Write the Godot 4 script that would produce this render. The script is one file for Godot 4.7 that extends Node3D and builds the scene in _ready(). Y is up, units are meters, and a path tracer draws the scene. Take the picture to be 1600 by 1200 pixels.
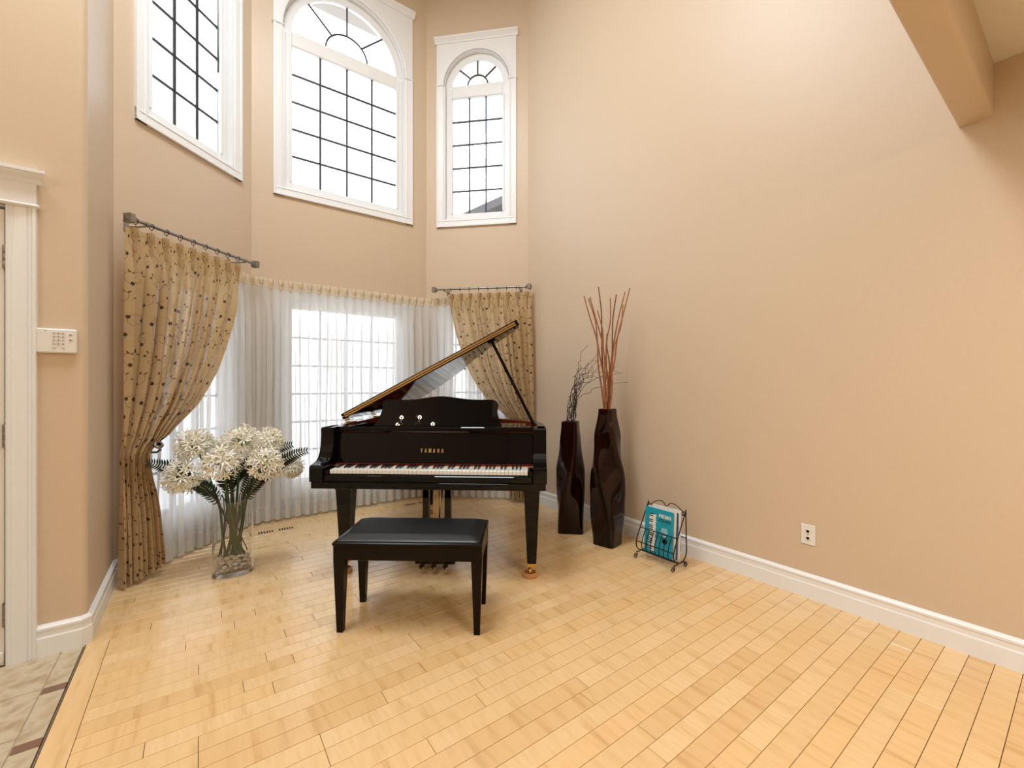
extends Node3D
# A two-storey bay with a black grand piano, seen from the open room beside it.
# Room axes: u runs along the middle facet of the bay, v runs out towards the bay; the camera stands at u = v = 0.

const TURN := 0.63043          # angle between the room's u axis and world x
const EYE := 1.25
const FOCAL := 670.0           # pixels, for a 1600 x 1200 frame

var M := {}
var taken := {}
var cam: Camera3D


# ------------------------------------------------------------------ mesh builder
class MB:
	var v := PackedVector3Array()
	var n := PackedVector3Array()
	var t := PackedVector2Array()
	var ix := PackedInt32Array()
	var xf := Transform3D()

	func vert(p: Vector3, nn: Vector3, uv: Vector2) -> int:
		v.append(xf * p)
		n.append((xf.basis * nn).normalized())
		t.append(uv)
		return v.size() - 1

	# corners counter-clockwise seen from the front
	func quad(a: Vector3, b: Vector3, c: Vector3, d: Vector3, ua := Vector2(0, 0), ub := Vector2(1, 0), uc := Vector2(1, 1), ud := Vector2(0, 1)) -> void:
		var nn := (b - a).cross(c - a)
		if nn.length_squared() < 1e-16:
			nn = (c - a).cross(d - a)
		if nn.length_squared() < 1e-16:
			return
		nn = nn.normalized()
		var i := vert(a, nn, ua)
		vert(b, nn, ub)
		vert(c, nn, uc)
		vert(d, nn, ud)
		ix.append_array(PackedInt32Array([i, i + 2, i + 1, i, i + 3, i + 2]))

	func tri(a: Vector3, b: Vector3, c: Vector3) -> void:
		var nn := (b - a).cross(c - a)
		if nn.length_squared() < 1e-18:
			return
		nn = nn.normalized()
		var i := vert(a, nn, Vector2(a.x, a.y))
		vert(b, nn, Vector2(b.x, b.y))
		vert(c, nn, Vector2(c.x, c.y))
		ix.append_array(PackedInt32Array([i, i + 2, i + 1]))

	# uv in metres on every face
	func mquad(a: Vector3, b: Vector3, c: Vector3, d: Vector3) -> void:
		var w := (b - a).length()
		var h := (d - a).length()
		quad(a, b, c, d, Vector2(0, 0), Vector2(w, 0), Vector2(w, h), Vector2(0, h))

	func box(c: Vector3, s: Vector3) -> void:
		bevel(c, s, 0.0)

	# box with chamfered edges
	func bevel(c: Vector3, s: Vector3, r: float) -> void:
		var h := s * 0.5
		r = minf(r, minf(h.x, minf(h.y, h.z)) * 0.95)
		var axes := [Vector3(1, 0, 0), Vector3(0, 1, 0), Vector3(0, 0, 1)]
		for k in 3:
			var a: Vector3 = axes[k]
			var b: Vector3 = axes[(k + 1) % 3]
			var e: Vector3 = axes[(k + 2) % 3]
			var hb := h[(k + 1) % 3] - r
			var he := h[(k + 2) % 3] - r
			for sg in [1.0, -1.0]:
				var o: Vector3 = c + a * (h[k] * sg)
				var p: Vector3 = b * hb
				var q: Vector3 = e * he * sg
				mquad(o - p - q, o + p - q, o + p + q, o - p + q)
		if r <= 0.0:
			return
		for k in 3:
			var a: Vector3 = axes[k]
			var b: Vector3 = axes[(k + 1) % 3]
			var e: Vector3 = axes[(k + 2) % 3]
			var ha := h[k] - r
			for sb in [1.0, -1.0]:
				for se in [1.0, -1.0]:
					var p1: Vector3 = c + b * (h[(k + 1) % 3] * sb) + e * ((h[(k + 2) % 3] - r) * se)
					var p2: Vector3 = c + b * ((h[(k + 1) % 3] - r) * sb) + e * (h[(k + 2) % 3] * se)
					face4(p1 - a * ha, p1 + a * ha, p2 + a * ha, p2 - a * ha, b * sb + e * se)
		for sx in [1.0, -1.0]:
			for sy in [1.0, -1.0]:
				for sz in [1.0, -1.0]:
					var s3 := Vector3(sx, sy, sz)
					var k0 := c + Vector3(h.x * sx, (h.y - r) * sy, (h.z - r) * sz)
					var k1 := c + Vector3((h.x - r) * sx, h.y * sy, (h.z - r) * sz)
					var k2 := c + Vector3((h.x - r) * sx, (h.y - r) * sy, h.z * sz)
					if (k1 - k0).cross(k2 - k0).dot(s3) > 0:
						tri(k0, k1, k2)
					else:
						tri(k0, k2, k1)

	# quad turned so that its front looks along hint
	func face4(a: Vector3, b: Vector3, c: Vector3, d: Vector3, hint: Vector3) -> void:
		if (b - a).cross(c - a).dot(hint) >= 0.0:
			mquad(a, b, c, d)
		else:
			mquad(a, d, c, b)

	# smooth sheet through rows of points; wrap closes each row
	func sheet(rows: Array, wrap := false, flip := false, uvs: Array = []) -> void:
		var nr := rows.size()
		var nc: int = rows[0].size()
		var base := v.size()
		for i in nr:
			for j in nc:
				var j0 := (j - 1 + nc) % nc if wrap else maxi(j - 1, 0)
				var j1 := (j + 1) % nc if wrap else mini(j + 1, nc - 1)
				var i0 := maxi(i - 1, 0)
				var i1 := mini(i + 1, nr - 1)
				var du: Vector3 = rows[i][j1] - rows[i][j0]
				var dv: Vector3 = rows[i1][j] - rows[i0][j]
				var nn := du.cross(dv)
				if nn.length_squared() < 1e-18:
					nn = Vector3.UP
				nn = nn.normalized()
				if flip:
					nn = -nn
				var uv := Vector2(float(j) / maxi(nc - 1, 1), float(i) / maxi(nr - 1, 1))
				if uvs.size():
					uv = uvs[i][j]
				vert(rows[i][j], nn, uv)
		var last := nc if wrap else nc - 1
		for i in nr - 1:
			for j in last:
				var a := base + i * nc + j
				var b := base + i * nc + (j + 1) % nc
				var c := base + (i + 1) * nc + (j + 1) % nc
				var d := base + (i + 1) * nc + j
				if flip:
					ix.append_array(PackedInt32Array([a, b, c, a, c, d]))
				else:
					ix.append_array(PackedInt32Array([a, c, b, a, d, c]))

	func fan(pts: Array, hint: Vector3) -> void:
		var m := Vector3.ZERO
		for p in pts:
			m += p
		m /= pts.size()
		for k in pts.size():
			var a: Vector3 = pts[k]
			var b: Vector3 = pts[(k + 1) % pts.size()]
			if (a - m).cross(b - m).dot(hint) > 0:
				tri(m, a, b)
			else:
				tri(m, b, a)

	# round bar along a path; r a number or one number for each point
	func tube(path: Array, r, sides := 8, caps := true) -> void:
		var rows := []
		var ring_prev := Vector3.ZERO
		for i in path.size():
			var p: Vector3 = path[i]
			var d: Vector3 = (path[mini(i + 1, path.size() - 1)] - path[maxi(i - 1, 0)]).normalized()
			var side: Vector3
			if i == 0:
				side = d.cross(Vector3.UP if absf(d.y) < 0.9 else Vector3.RIGHT).normalized()
			else:
				side = (ring_prev - d * ring_prev.dot(d)).normalized()
			ring_prev = side
			var other := d.cross(side)
			var rr: float = r[i] if r is Array else r
			var ring := []
			for k in sides:
				var a := TAU * k / sides
				ring.append(p + (side * cos(a) + other * sin(a)) * rr)
			rows.append(ring)
		sheet(rows, true, false)
		if caps:
			fan(rows[0], path[0] - path[1])
			fan(rows[-1], path[-1] - path[-2])

	# turned shape: profile of Vector2(radius, height) from bottom to top
	func lathe(profile: Array, segs := 24, c := Vector3.ZERO, sx := 1.0, sz := 1.0) -> void:
		var rows := []
		for p in profile:
			var ring := []
			for k in segs:
				var a := TAU * k / segs
				ring.append(c + Vector3(cos(a) * p.x * sx, p.y, sin(a) * p.x * sz))
			rows.append(ring)
		sheet(rows, true, true)

	# flat outline (counter-clockwise in x, y) given thickness from z0 to z1
	func slab(poly: PackedVector2Array, z0: float, z1: float) -> void:
		var id := Geometry2D.triangulate_polygon(poly)
		for k in range(0, id.size(), 3):
			var a := poly[id[k]]
			var b := poly[id[k + 1]]
			var c := poly[id[k + 2]]
			if (b - a).cross(c - a) < 0:
				var s := b
				b = c
				c = s
			tri(Vector3(a.x, a.y, z1), Vector3(b.x, b.y, z1), Vector3(c.x, c.y, z1))
			tri(Vector3(a.x, a.y, z0), Vector3(c.x, c.y, z0), Vector3(b.x, b.y, z0))
		var area := 0.0
		for k in poly.size():
			area += poly[k].cross(poly[(k + 1) % poly.size()])
		for k in poly.size():
			var a := poly[k]
			var b := poly[(k + 1) % poly.size()]
			if area < 0:
				var s := a
				a = b
				b = s
			mquad(Vector3(a.x, a.y, z0), Vector3(b.x, b.y, z0), Vector3(b.x, b.y, z1), Vector3(a.x, a.y, z1))

	# profile (x = out, y = up) carried straight from p0 to p1 along dir; out is the direction of profile x
	func moulding(profile: Array, p0: Vector3, p1: Vector3, out: Vector3, up := Vector3.UP, cut0 := 0.0, cut1 := 0.0) -> void:
		var d := (p1 - p0).normalized()
		var n0 := profile.size()
		for k in n0:
			var a: Vector2 = profile[k]
			var b: Vector2 = profile[(k + 1) % n0]
			var a0 := p0 + out * a.x + up * a.y + d * (cut0 * a.x)
			var a1 := p1 + out * a.x + up * a.y - d * (cut1 * a.x)
			var b0 := p0 + out * b.x + up * b.y + d * (cut0 * b.x)
			var b1 := p1 + out * b.x + up * b.y - d * (cut1 * b.x)
			var e := (b - a)
			var hint := out * e.y - up * e.x
			face4(a0, a1, b1, b0, hint)
		var c0 := []
		var c1 := []
		for p in profile:
			c0.append(p0 + out * p.x + up * p.y + d * (cut0 * p.x))
			c1.append(p1 + out * p.x + up * p.y - d * (cut1 * p.x))
		fan(c0, -d)
		fan(c1, d)

	func mesh() -> ArrayMesh:
		var a := []
		a.resize(Mesh.ARRAY_MAX)
		a[Mesh.ARRAY_VERTEX] = v
		a[Mesh.ARRAY_NORMAL] = n
		a[Mesh.ARRAY_TEX_UV] = t
		a[Mesh.ARRAY_INDEX] = ix
		var m := ArrayMesh.new()
		m.add_surface_from_arrays(Mesh.PRIMITIVE_TRIANGLES, a)
		return m


# ------------------------------------------------------------------ scene helpers
func numbered(called: String) -> String:
	var k: int = taken.get(called, 0)
	taken[called] = k + 1
	return called if k == 0 else "%s_%03d" % [called, k]

func part(mb, called: String, m: Material, parent: Node) -> MeshInstance3D:
	var o := MeshInstance3D.new()
	o.name = called
	o.mesh = mb.mesh() if mb is MB else mb
	o.material_override = m
	parent.add_child(o, true)
	return o

func thing(called: String, label: String, category: String, at := Transform3D(), group := "") -> Node3D:
	var o := Node3D.new()
	o.name = numbered(called)
	o.transform = at
	add_child(o)
	tag(o, label, category, group)
	return o

func single(mb, called: String, m: Material, label: String, category: String, at := Transform3D(), group := "") -> MeshInstance3D:
	var o := MeshInstance3D.new()
	o.name = numbered(called)
	o.mesh = mb.mesh() if mb is MB else mb
	o.material_override = m
	o.transform = at
	add_child(o)
	tag(o, label, category, group)
	return o

func tag(o: Node, label: String, category: String, group := "") -> void:
	o.set_meta("label", label)
	o.set_meta("category", category)
	if group:
		o.set_meta("group", group)

func struct_node(called: String, label: String, category: String, at := Transform3D()) -> Node3D:
	var o := thing(called, label, category, at)
	o.set_meta("kind", "structure")
	return o

func struct_mesh(mb: MB, called: String, m: Material, label: String, category: String, at := Transform3D()) -> MeshInstance3D:
	var o := single(mb, called, m, label, category, at)
	o.set_meta("kind", "structure")
	return o

# a point of the room (u, height, v) in the world
func room(u: float, y: float, v: float) -> Vector3:
	return Vector3(u * cos(TURN) - v * sin(TURN), y, -(u * sin(TURN) + v * cos(TURN)))

# the room's own axes: x = u, z = -v
func room_axes(u := 0.0, y := 0.0, v := 0.0) -> Transform3D:
	return Transform3D(Basis(Vector3.UP, TURN), room(u, y, v))

# axes of a wall from a to b (left to right seen from inside): x along it, z into the room
func wall_axes(a: Vector2, b: Vector2) -> Transform3D:
	var p := room(a.x, 0, a.y)
	var q := room(b.x, 0, b.y)
	var x := (q - p).normalized()
	return Transform3D(Basis(x, Vector3.UP, x.cross(Vector3.UP)), p)

# the point of the floor that a pixel of the photograph shows
func floor_at(px: float, py: float) -> Vector3:
	var d := EYE * FOCAL / (py - 600.0)
	return Vector3((px - 800.0) / FOCAL * d, 0, -d)

func turned(at: Vector3, angle := 0.0) -> Transform3D:
	return Transform3D(Basis(Vector3.UP, angle), at)


# ------------------------------------------------------------------ materials
func mat(called: String, c: Color, rough := 0.6, metal := 0.0, spec := 0.5) -> StandardMaterial3D:
	var m := StandardMaterial3D.new()
	m.resource_name = called
	m.albedo_color = c
	m.roughness = rough
	m.metallic = metal
	m.metallic_specular = spec
	M[called] = m
	return m

func c8(r: int, g: int, b: int, a := 255) -> Color:
	return Color8(r, g, b, a)

func noise_tex(freq: float, colors: Array, seed_ := 1, size := 512, octaves := 4, normal := false) -> NoiseTexture2D:
	var f := FastNoiseLite.new()
	f.seed = seed_
	f.frequency = freq
	f.fractal_octaves = octaves
	var t := NoiseTexture2D.new()
	t.width = size
	t.height = size
	t.seamless = true
	t.noise = f
	if normal:
		t.as_normal_map = true
		t.bump_strength = 2.0
	else:
		var g := Gradient.new()
		g.offsets = PackedFloat32Array(range(colors.size()).map(func(k): return float(k) / (colors.size() - 1)))
		g.colors = PackedColorArray(colors)
		t.color_ramp = g
	return t

func make_materials() -> void:
	var m := mat("wall_paint", c8(214, 194, 169), 0.42, 0, 0.5)
	m.albedo_texture = noise_tex(0.05, [Color(0.985, 0.985, 0.985), Color(1, 1, 1)], 3, 256)
	m.uv1_triplanar = true
	m.uv1_scale = Vector3(3, 3, 3)
	mat("white_trim", c8(238, 240, 242), 0.35)
	mat("door_white", c8(236, 233, 224), 0.4)
	mat("ceiling_white", c8(228, 224, 214), 0.9, 0, 0.2)
	mat("gap_dark", c8(40, 34, 30), 0.8)
	mat("grille_bar", c8(60, 60, 62), 0.5, 0.3)
	m = mat("pane_glass", Color(1, 1, 1, 0.02), 0.0)
	m.transparency = BaseMaterial3D.TRANSPARENCY_ALPHA
	var tones := [c8(233, 199, 149), c8(231, 196, 145), c8(236, 203, 155), c8(227, 190, 138), c8(233, 196, 142)]
	var grain := noise_tex(0.012, [Color(0.9, 0.86, 0.8), Color(0.98, 0.97, 0.95), Color(1, 1, 1), Color(0.96, 0.94, 0.91)], 11, 512, 5)
	for k in tones.size():
		m = mat("maple_%d" % k, tones[k], 0.18, 0, 0.6)
		m.albedo_texture = grain
		m.uv1_scale = Vector3(0.35, 2.2, 1)
		m.uv1_offset = Vector3(0.37 * k, 0.23 * k, 0)
	m = mat("tile_stone", c8(196, 182, 156), 0.35)
	m.albedo_texture = noise_tex(0.01, [Color(0.82, 0.76, 0.68), Color(1, 1, 1), Color(0.9, 0.86, 0.78)], 21, 512, 5)
	m.uv1_triplanar = true
	m.uv1_scale = Vector3(1.6, 1.6, 1.6)
	m = mat("tile_accent", c8(136, 104, 84), 0.5)
	m.albedo_texture = noise_tex(0.15, [Color(0.6, 0.55, 0.5), Color(1, 1, 1), Color(0.8, 0.7, 0.62)], 22, 256, 3)
	m.uv1_triplanar = true
	m.uv1_scale = Vector3(4, 4, 4)
	mat("grout", c8(176, 160, 134), 0.9)
	mat("metal_strip", c8(150, 132, 118), 0.4, 0.7)
	mat("nickel", c8(150, 145, 138), 0.35, 0.9)
	mat("concrete", c8(224, 224, 224), 0.9)
	mat("roof_shingle", c8(92, 90, 94), 0.95)
	mat("house_wall", c8(190, 184, 176), 0.9)
	mat("keypad_white", c8(232, 232, 230), 0.45)
	mat("key_cap", c8(222, 216, 206), 0.5)
	mat("receptacle", c8(236, 232, 214), 0.4)
	mat("ink", c8(24, 22, 22), 0.6)
	mat("red_ink", c8(170, 50, 40), 0.6)
	mat("dark_metal", c8(58, 54, 50), 0.4, 0.7)
	# curtains
	m = mat("silk", Color(1, 1, 1, 0.9), 0.5, 0, 0.4)
	m.transparency = BaseMaterial3D.TRANSPARENCY_ALPHA
	m.albedo_texture = ImageTexture.create_from_image(silk_image())
	m.rim_enabled = true
	m.rim = 0.25
	m.rim_tint = 0.6
	m.backlight_enabled = true
	m.backlight = Color(0.92, 0.86, 0.74)
	m = mat("silk_plain", c8(214, 186, 138), 0.5, 0, 0.4)
	m.rim_enabled = true
	m.rim = 0.25
	m = mat("sheer", Color(0.96, 0.96, 0.955, 0.75), 0.9, 0, 0.1)
	m.transparency = BaseMaterial3D.TRANSPARENCY_ALPHA
	m.backlight_enabled = true
	m.backlight = Color(0.8, 0.8, 0.8)
	m = mat("sheer_heading", Color(0.93, 0.87, 0.77, 0.6), 0.9, 0, 0.1)
	m.transparency = BaseMaterial3D.TRANSPARENCY_ALPHA
	m.backlight_enabled = true
	m.backlight = Color(0.6, 0.57, 0.5)
	m = mat("sheer_hem", Color(0.95, 0.93, 0.88, 0.42), 0.9, 0, 0.1)
	m.transparency = BaseMaterial3D.TRANSPARENCY_ALPHA
	m = mat("sheer_pleat", Color(0.95, 0.88, 0.76), 0.8, 0, 0.2)
	m.backlight_enabled = true
	m.backlight = Color(0.5, 0.47, 0.4)
	# piano and bench
	m = mat("piano_black", c8(8, 8, 9), 0.015, 0, 0.36)
	mat("mahogany", c8(112, 44, 22), 0.12)
	mat("spruce", c8(196, 150, 92), 0.4)
	mat("gold_plate", c8(196, 156, 84), 0.35, 0.6)
	mat("brass", c8(222, 184, 118), 0.22, 0.95)
	mat("gold_letter", c8(226, 190, 140), 0.3, 0.8)
	mat("key_white", c8(240, 238, 232), 0.15)
	mat("key_black", c8(14, 14, 15), 0.3)
	mat("red_felt", c8(92, 14, 20), 0.95)
	mat("cup_wood", c8(200, 144, 86), 0.3)
	mat("bench_wood", c8(20, 12, 9), 0.2, 0, 0.28)
	m = mat("leather", c8(16, 18, 22), 0.38, 0, 0.5)
	m.normal_enabled = true
	m.normal_texture = noise_tex(0.09, [], 41, 512, 3, true)
	m.normal_scale = 0.25
	m.uv1_triplanar = true
	m.uv1_scale = Vector3(8, 8, 8)
	# vases, branches, rack
	m = mat("lacquer", c8(34, 13, 8), 0.06, 0, 0.38)
	m.albedo_texture = noise_tex(0.006, [Color(0.35, 0.35, 0.35), Color(1, 1, 1), Color(1.0, 0.75, 0.6)], 61, 256, 3)
	m.uv1_scale = Vector3(3, 0.6, 1)
	mat("lacquer_inside", c8(20, 10, 8), 0.4)
	m = mat("stick", c8(168, 108, 66), 0.55)
	m.albedo_texture = noise_tex(0.02, [Color(0.55, 0.5, 0.48), Color(1, 1, 1), Color(1, 0.92, 0.8)], 62, 256, 3)
	m.uv1_scale = Vector3(1, 3, 1)
	mat("stick_dark", c8(118, 70, 44), 0.6)
	mat("twig", c8(48, 36, 34), 0.7)
	mat("wire", c8(20, 19, 19), 0.4, 0.3)
	mat("cover_teal", c8(22, 156, 182), 0.35)
	mat("cover_white", c8(232, 230, 226), 0.4)
	mat("cover_blue", c8(36, 84, 140), 0.35)
	mat("paper", c8(238, 236, 230), 0.8)
	# flowers
	m = mat("clear_glass", Color(0.996, 1.0, 1.0, 0.0), 0.0)
	m.refraction_enabled = true
	m.refraction_scale = 0.05
	mat("pebble", c8(236, 226, 212), 0.5)
	mat("pebble_2", c8(222, 208, 190), 0.5)
	mat("pebble_3", c8(240, 234, 224), 0.5)
	m = mat("petal", c8(252, 252, 249), 0.6, 0, 0.3)
	m.backlight_enabled = true
	m.backlight = Color(0.55, 0.53, 0.45)
	m = mat("petal_2", c8(250, 247, 230), 0.6, 0, 0.3)
	m.backlight_enabled = true
	m.backlight = Color(0.55, 0.52, 0.4)
	mat("pedicel_green", c8(120, 140, 60), 0.6)
	mat("stem_green", c8(46, 84, 40), 0.4)
	mat("leaf_green", c8(24, 66, 38), 0.35)
	mat("fern_green", c8(46, 54, 40), 0.75, 0, 0.2)
	mat("frond_brown", c8(92, 62, 50), 0.55)
	m = mat("bulb", c8(255, 236, 200), 0.4)
	m.emission_enabled = true
	m.emission = Color(1.0, 0.88, 0.7)
	m.emission_energy_multiplier = 12.0
	m = mat("fill_panel", c8(250, 248, 242), 0.6)  # glowing face of the added fill lamps
	m.emission_enabled = true
	m.emission = Color(1.0, 0.96, 0.9)
	m.emission_energy_multiplier = 1.0


# ------------------------------------------------------------------ the room
const TOP := 5.7
const THICK := 0.16
var P_left := Vector2(-0.435, 3.66)
var P_c1 := Vector2(0.38, 4.475)
var P_c2 := Vector2(2.07, 4.475)
var P_right := Vector2(2.885, 3.66)

# wall slab in its own axes with openings {s0, s1, y0, y1} or, with arch, y1 as the height where the half circle springs
func wall_mesh(x0: float, x1: float, y0: float, y1: float, openings: Array) -> MB:
	var mb := MB.new()
	var cuts := [x0, x1]
	for o in openings:
		cuts.append(o.s0)
		cuts.append(o.s1)
		if o.get("arch", false):
			var c: float = (o.s0 + o.s1) / 2
			var r: float = (o.s1 - o.s0) / 2
			for k in range(1, 24):
				cuts.append(c - r * cos(PI * k / 24))
	cuts.sort()
	for i in cuts.size() - 1:
		var a: float = cuts[i]
		var b: float = cuts[i + 1]
		if b - a < 1e-6:
			continue
		var mid := (a + b) / 2
		var holes := []
		for o in openings:
			if mid > o.s0 and mid < o.s1:
				var ya: float = o.y1
				var yb: float = o.y1
				if o.get("arch", false):
					var c: float = (o.s0 + o.s1) / 2
					var r: float = (o.s1 - o.s0) / 2
					ya += sqrt(maxf(0, r * r - (a - c) * (a - c)))
					yb += sqrt(maxf(0, r * r - (b - c) * (b - c)))
				holes.append([o.y0, ya, yb])
		holes.sort_custom(func(p, q): return p[0] < q[0])
		var la := y0
		var lb := y0
		for h in holes + [[y1, y1, y1]]:
			var ha: float = h[0]
			if ha > la + 1e-6 or ha > lb + 1e-6:
				mb.quad(Vector3(a, la, 0), Vector3(b, lb, 0), Vector3(b, ha, 0), Vector3(a, ha, 0))
				mb.quad(Vector3(b, lb, -THICK), Vector3(a, la, -THICK), Vector3(a, ha, -THICK), Vector3(b, ha, -THICK))
			if ha < y1 - 1e-6:
				mb.quad(Vector3(a, ha, 0), Vector3(b, ha, 0), Vector3(b, ha, -THICK), Vector3(a, ha, -THICK))
				mb.quad(Vector3(a, h[1], -THICK), Vector3(b, h[2], -THICK), Vector3(b, h[2], 0), Vector3(a, h[1], 0))
			la = h[1]
			lb = h[2]
	for o in openings:
		mb.quad(Vector3(o.s0, o.y0, 0), Vector3(o.s0, o.y0, -THICK), Vector3(o.s0, o.y1, -THICK), Vector3(o.s0, o.y1, 0))
		mb.quad(Vector3(o.s1, o.y0, -THICK), Vector3(o.s1, o.y0, 0), Vector3(o.s1, o.y1, 0), Vector3(o.s1, o.y1, -THICK))
	mb.quad(Vector3(x0, y1, 0), Vector3(x1, y1, 0), Vector3(x1, y1, -THICK), Vector3(x0, y1, -THICK))
	mb.quad(Vector3(x0, y0, -THICK), Vector3(x1, y0, -THICK), Vector3(x1, y0, 0), Vector3(x0, y0, 0))
	mb.quad(Vector3(x0, y0, -THICK), Vector3(x0, y0, 0), Vector3(x0, y1, 0), Vector3(x0, y1, -THICK))
	mb.quad(Vector3(x1, y0, 0), Vector3(x1, y0, -THICK), Vector3(x1, y1, -THICK), Vector3(x1, y1, 0))
	return mb

const BASE_PROFILE := [Vector2(0, 0), Vector2(0.017, 0), Vector2(0.017, 0.082), Vector2(0.0135, 0.09), Vector2(0.0135, 0.112), Vector2(0.0165, 0.118), Vector2(0.0165, 0.128), Vector2(0.009, 0.136), Vector2(0.005, 0.142), Vector2(0, 0.142)]

func baseboard(called: String, label: String, a: Vector2, b: Vector2, cut0: float, cut1: float) -> void:
	var ax := wall_axes(a, b)
	var mb := MB.new()
	mb.moulding(BASE_PROFILE, Vector3.ZERO, Vector3(a.distance_to(b), 0, 0), Vector3(0, 0, 1), Vector3.UP, cut0, cut1)
	struct_mesh(mb, called, M.white_trim, label, "baseboard", ax)

# window with its casing: c = middle along the wall, w = opening width
func window_unit(number: int, label: String, ax: Transform3D, c: float, w: float, y0: float, y1: float, cols: int, rows: int, arch: bool, glass_top: float) -> void:
	var root := struct_node("window_%d" % number, label, "window", ax.translated_local(Vector3(c, y0, 0)))
	var h := y1 - y0
	var r := w / 2
	var cas := 0.08
	var z_sash := -0.075
	# casing
	var mb := MB.new()
	var prof := [Vector2(0, 0), Vector2(cas, 0), Vector2(cas, 0.022), Vector2(cas - 0.016, 0.022), Vector2(cas - 0.02, 0.017), Vector2(0.022, 0.014), Vector2(0.016, 0.019), Vector2(0.004, 0.016), Vector2(0, 0.012)]
	var zu := Vector3(0, 0, 1)
	mb.moulding(prof, Vector3(-r, -cas, 0), Vector3(-r, h, 0), Vector3(-1, 0, 0), zu)
	mb.moulding(prof, Vector3(r, -cas, 0), Vector3(r, h, 0), Vector3(1, 0, 0), zu)
	part(mb, "side_casing", M.white_trim, root)
	mb = MB.new()
	mb.moulding(prof, Vector3(-r - cas, 0, 0.001), Vector3(r + cas, 0, 0.001), Vector3(0, -1, 0), zu)
	part(mb, "sill_casing", M.white_trim, root)
	if not arch:
		mb = MB.new()
		mb.moulding(prof, Vector3(-r - cas, h, 0.001), Vector3(r + cas, h, 0.001), Vector3(0, 1, 0), zu)
		part(mb, "head_casing", M.white_trim, root)
	else:
		# frieze board with the arch cut out of it, a bead at the springing and a small cornice on top
		var top := h + r + 0.09
		var poly := PackedVector2Array([Vector2(r + cas, h), Vector2(r + cas, top), Vector2(-r - cas, top), Vector2(-r - cas, h)])
		for k in 33:
			var a := PI - PI * k / 32
			poly.append(Vector2(cos(a) * r, h + sin(a) * r))
		mb = MB.new()
		mb.slab(poly, 0, 0.014)
		part(mb, "frieze_board", M.white_trim, root)
		var rows_ := []
		for p in [Vector2(0, 0.012), Vector2(0.004, 0.019), Vector2(0.02, 0.022), Vector2(0.03, 0.014)]:
			var row := []
			for k in 33:
				var a := PI * k / 32
				row.append(Vector3(cos(a) * (r + p.x), h + sin(a) * (r + p.x), p.y))
			rows_.append(row)
		mb = MB.new()
		mb.sheet(rows_, false, true)
		part(mb, "arch_bead", M.white_trim, root)
		mb = MB.new()
		for sd in [-1, 1]:
			mb.bevel(Vector3(sd * (r + cas / 2), h, 0.013), Vector3(cas + 0.024, 0.014, 0.03), 0.005)
		part(mb, "spring_bead", M.white_trim, root)
		mb = MB.new()
		mb.moulding([Vector2(0, 0), Vector2(0.022, 0), Vector2(0.026, 0.012), Vector2(0.04, 0.03), Vector2(0.055, 0.045), Vector2(0.055, 0.06), Vector2(0, 0.06)], Vector3(-r - cas - 0.02, top, 0), Vector3(r + cas + 0.02, top, 0), zu)
		part(mb, "cornice", M.white_trim, root)
	# jamb lining of the opening
	mb = MB.new()
	mb.box(Vector3(-r + 0.006, h / 2, -0.06), Vector3(0.012, h, 0.13))
	mb.box(Vector3(r - 0.006, h / 2, -0.06), Vector3(0.012, h, 0.13))
	mb.box(Vector3(0, 0.006, -0.06), Vector3(w, 0.012, 0.13))
	if not arch:
		mb.box(Vector3(0, h - 0.006, -0.06), Vector3(w, 0.012, 0.13))
	part(mb, "jamb_lining", M.white_trim, root)
	if arch:
		var rows_ := []
		for zz in [0.006, -0.125]:
			var row := []
			for k in 33:
				var a := PI * k / 32
				row.append(Vector3(cos(a) * (r - 0.004), h + sin(a) * (r - 0.004), zz))
			rows_.append(row)
		mb = MB.new()
		mb.sheet(rows_, false, false)
		part(mb, "arch_lining", M.white_trim, root)
	# sash
	var f := 0.072
	var gx := r - f - 0.012
	var g0 := f + 0.012
	var g1 := glass_top - y0
	mb = MB.new()
	var upper := h if arch else h - 0.012
	for sd in [-1, 1]:
		mb.bevel(Vector3(sd * (gx + f / 2), (upper + 0.012) / 2, z_sash), Vector3(f, upper - 0.012, 0.05), 0.006)
		mb.bevel(Vector3(sd * (gx + 0.012), (g0 + g1) / 2, z_sash + 0.012), Vector3(0.024, g1 - g0, 0.045), 0.006)
	mb.bevel(Vector3(0, g0 - f / 2, z_sash), Vector3(2 * gx, f, 0.05), 0.006)
	mb.bevel(Vector3(0, (g1 + upper) / 2, z_sash), Vector3(2 * gx, upper - g1, 0.05), 0.006)
	part(mb, "sash_frame", M.white_trim, root)
	# grille and panes
	var cw := 2 * gx / cols
	var ch := (g1 - g0) / rows
	mb = MB.new()
	mb.box(Vector3.ZERO, Vector3(0.017, g1 - g0, 0.012))
	var bar_v := mb.mesh()
	mb = MB.new()
	mb.box(Vector3.ZERO, Vector3(2 * gx, 0.017, 0.011))
	var bar_h := mb.mesh()
	mb = MB.new()
	mb.box(Vector3.ZERO, Vector3(cw - 0.0005, ch - 0.0005, 0.004))
	var pane := mb.mesh()
	for k in range(1, cols):
		part(bar_v, "grille_bar", M.grille_bar, root).position = Vector3(-gx + k * cw, (g0 + g1) / 2, z_sash - 0.0005)
	for k in range(1, rows):
		part(bar_h, "grille_bar", M.grille_bar, root).position = Vector3(0, g0 + k * ch, z_sash)
	for i in cols:
		for j in rows:
			part(pane, "pane", M.pane_glass, root).position = Vector3(-gx + (i + 0.5) * cw, g0 + (j + 0.5) * ch, z_sash)
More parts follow.
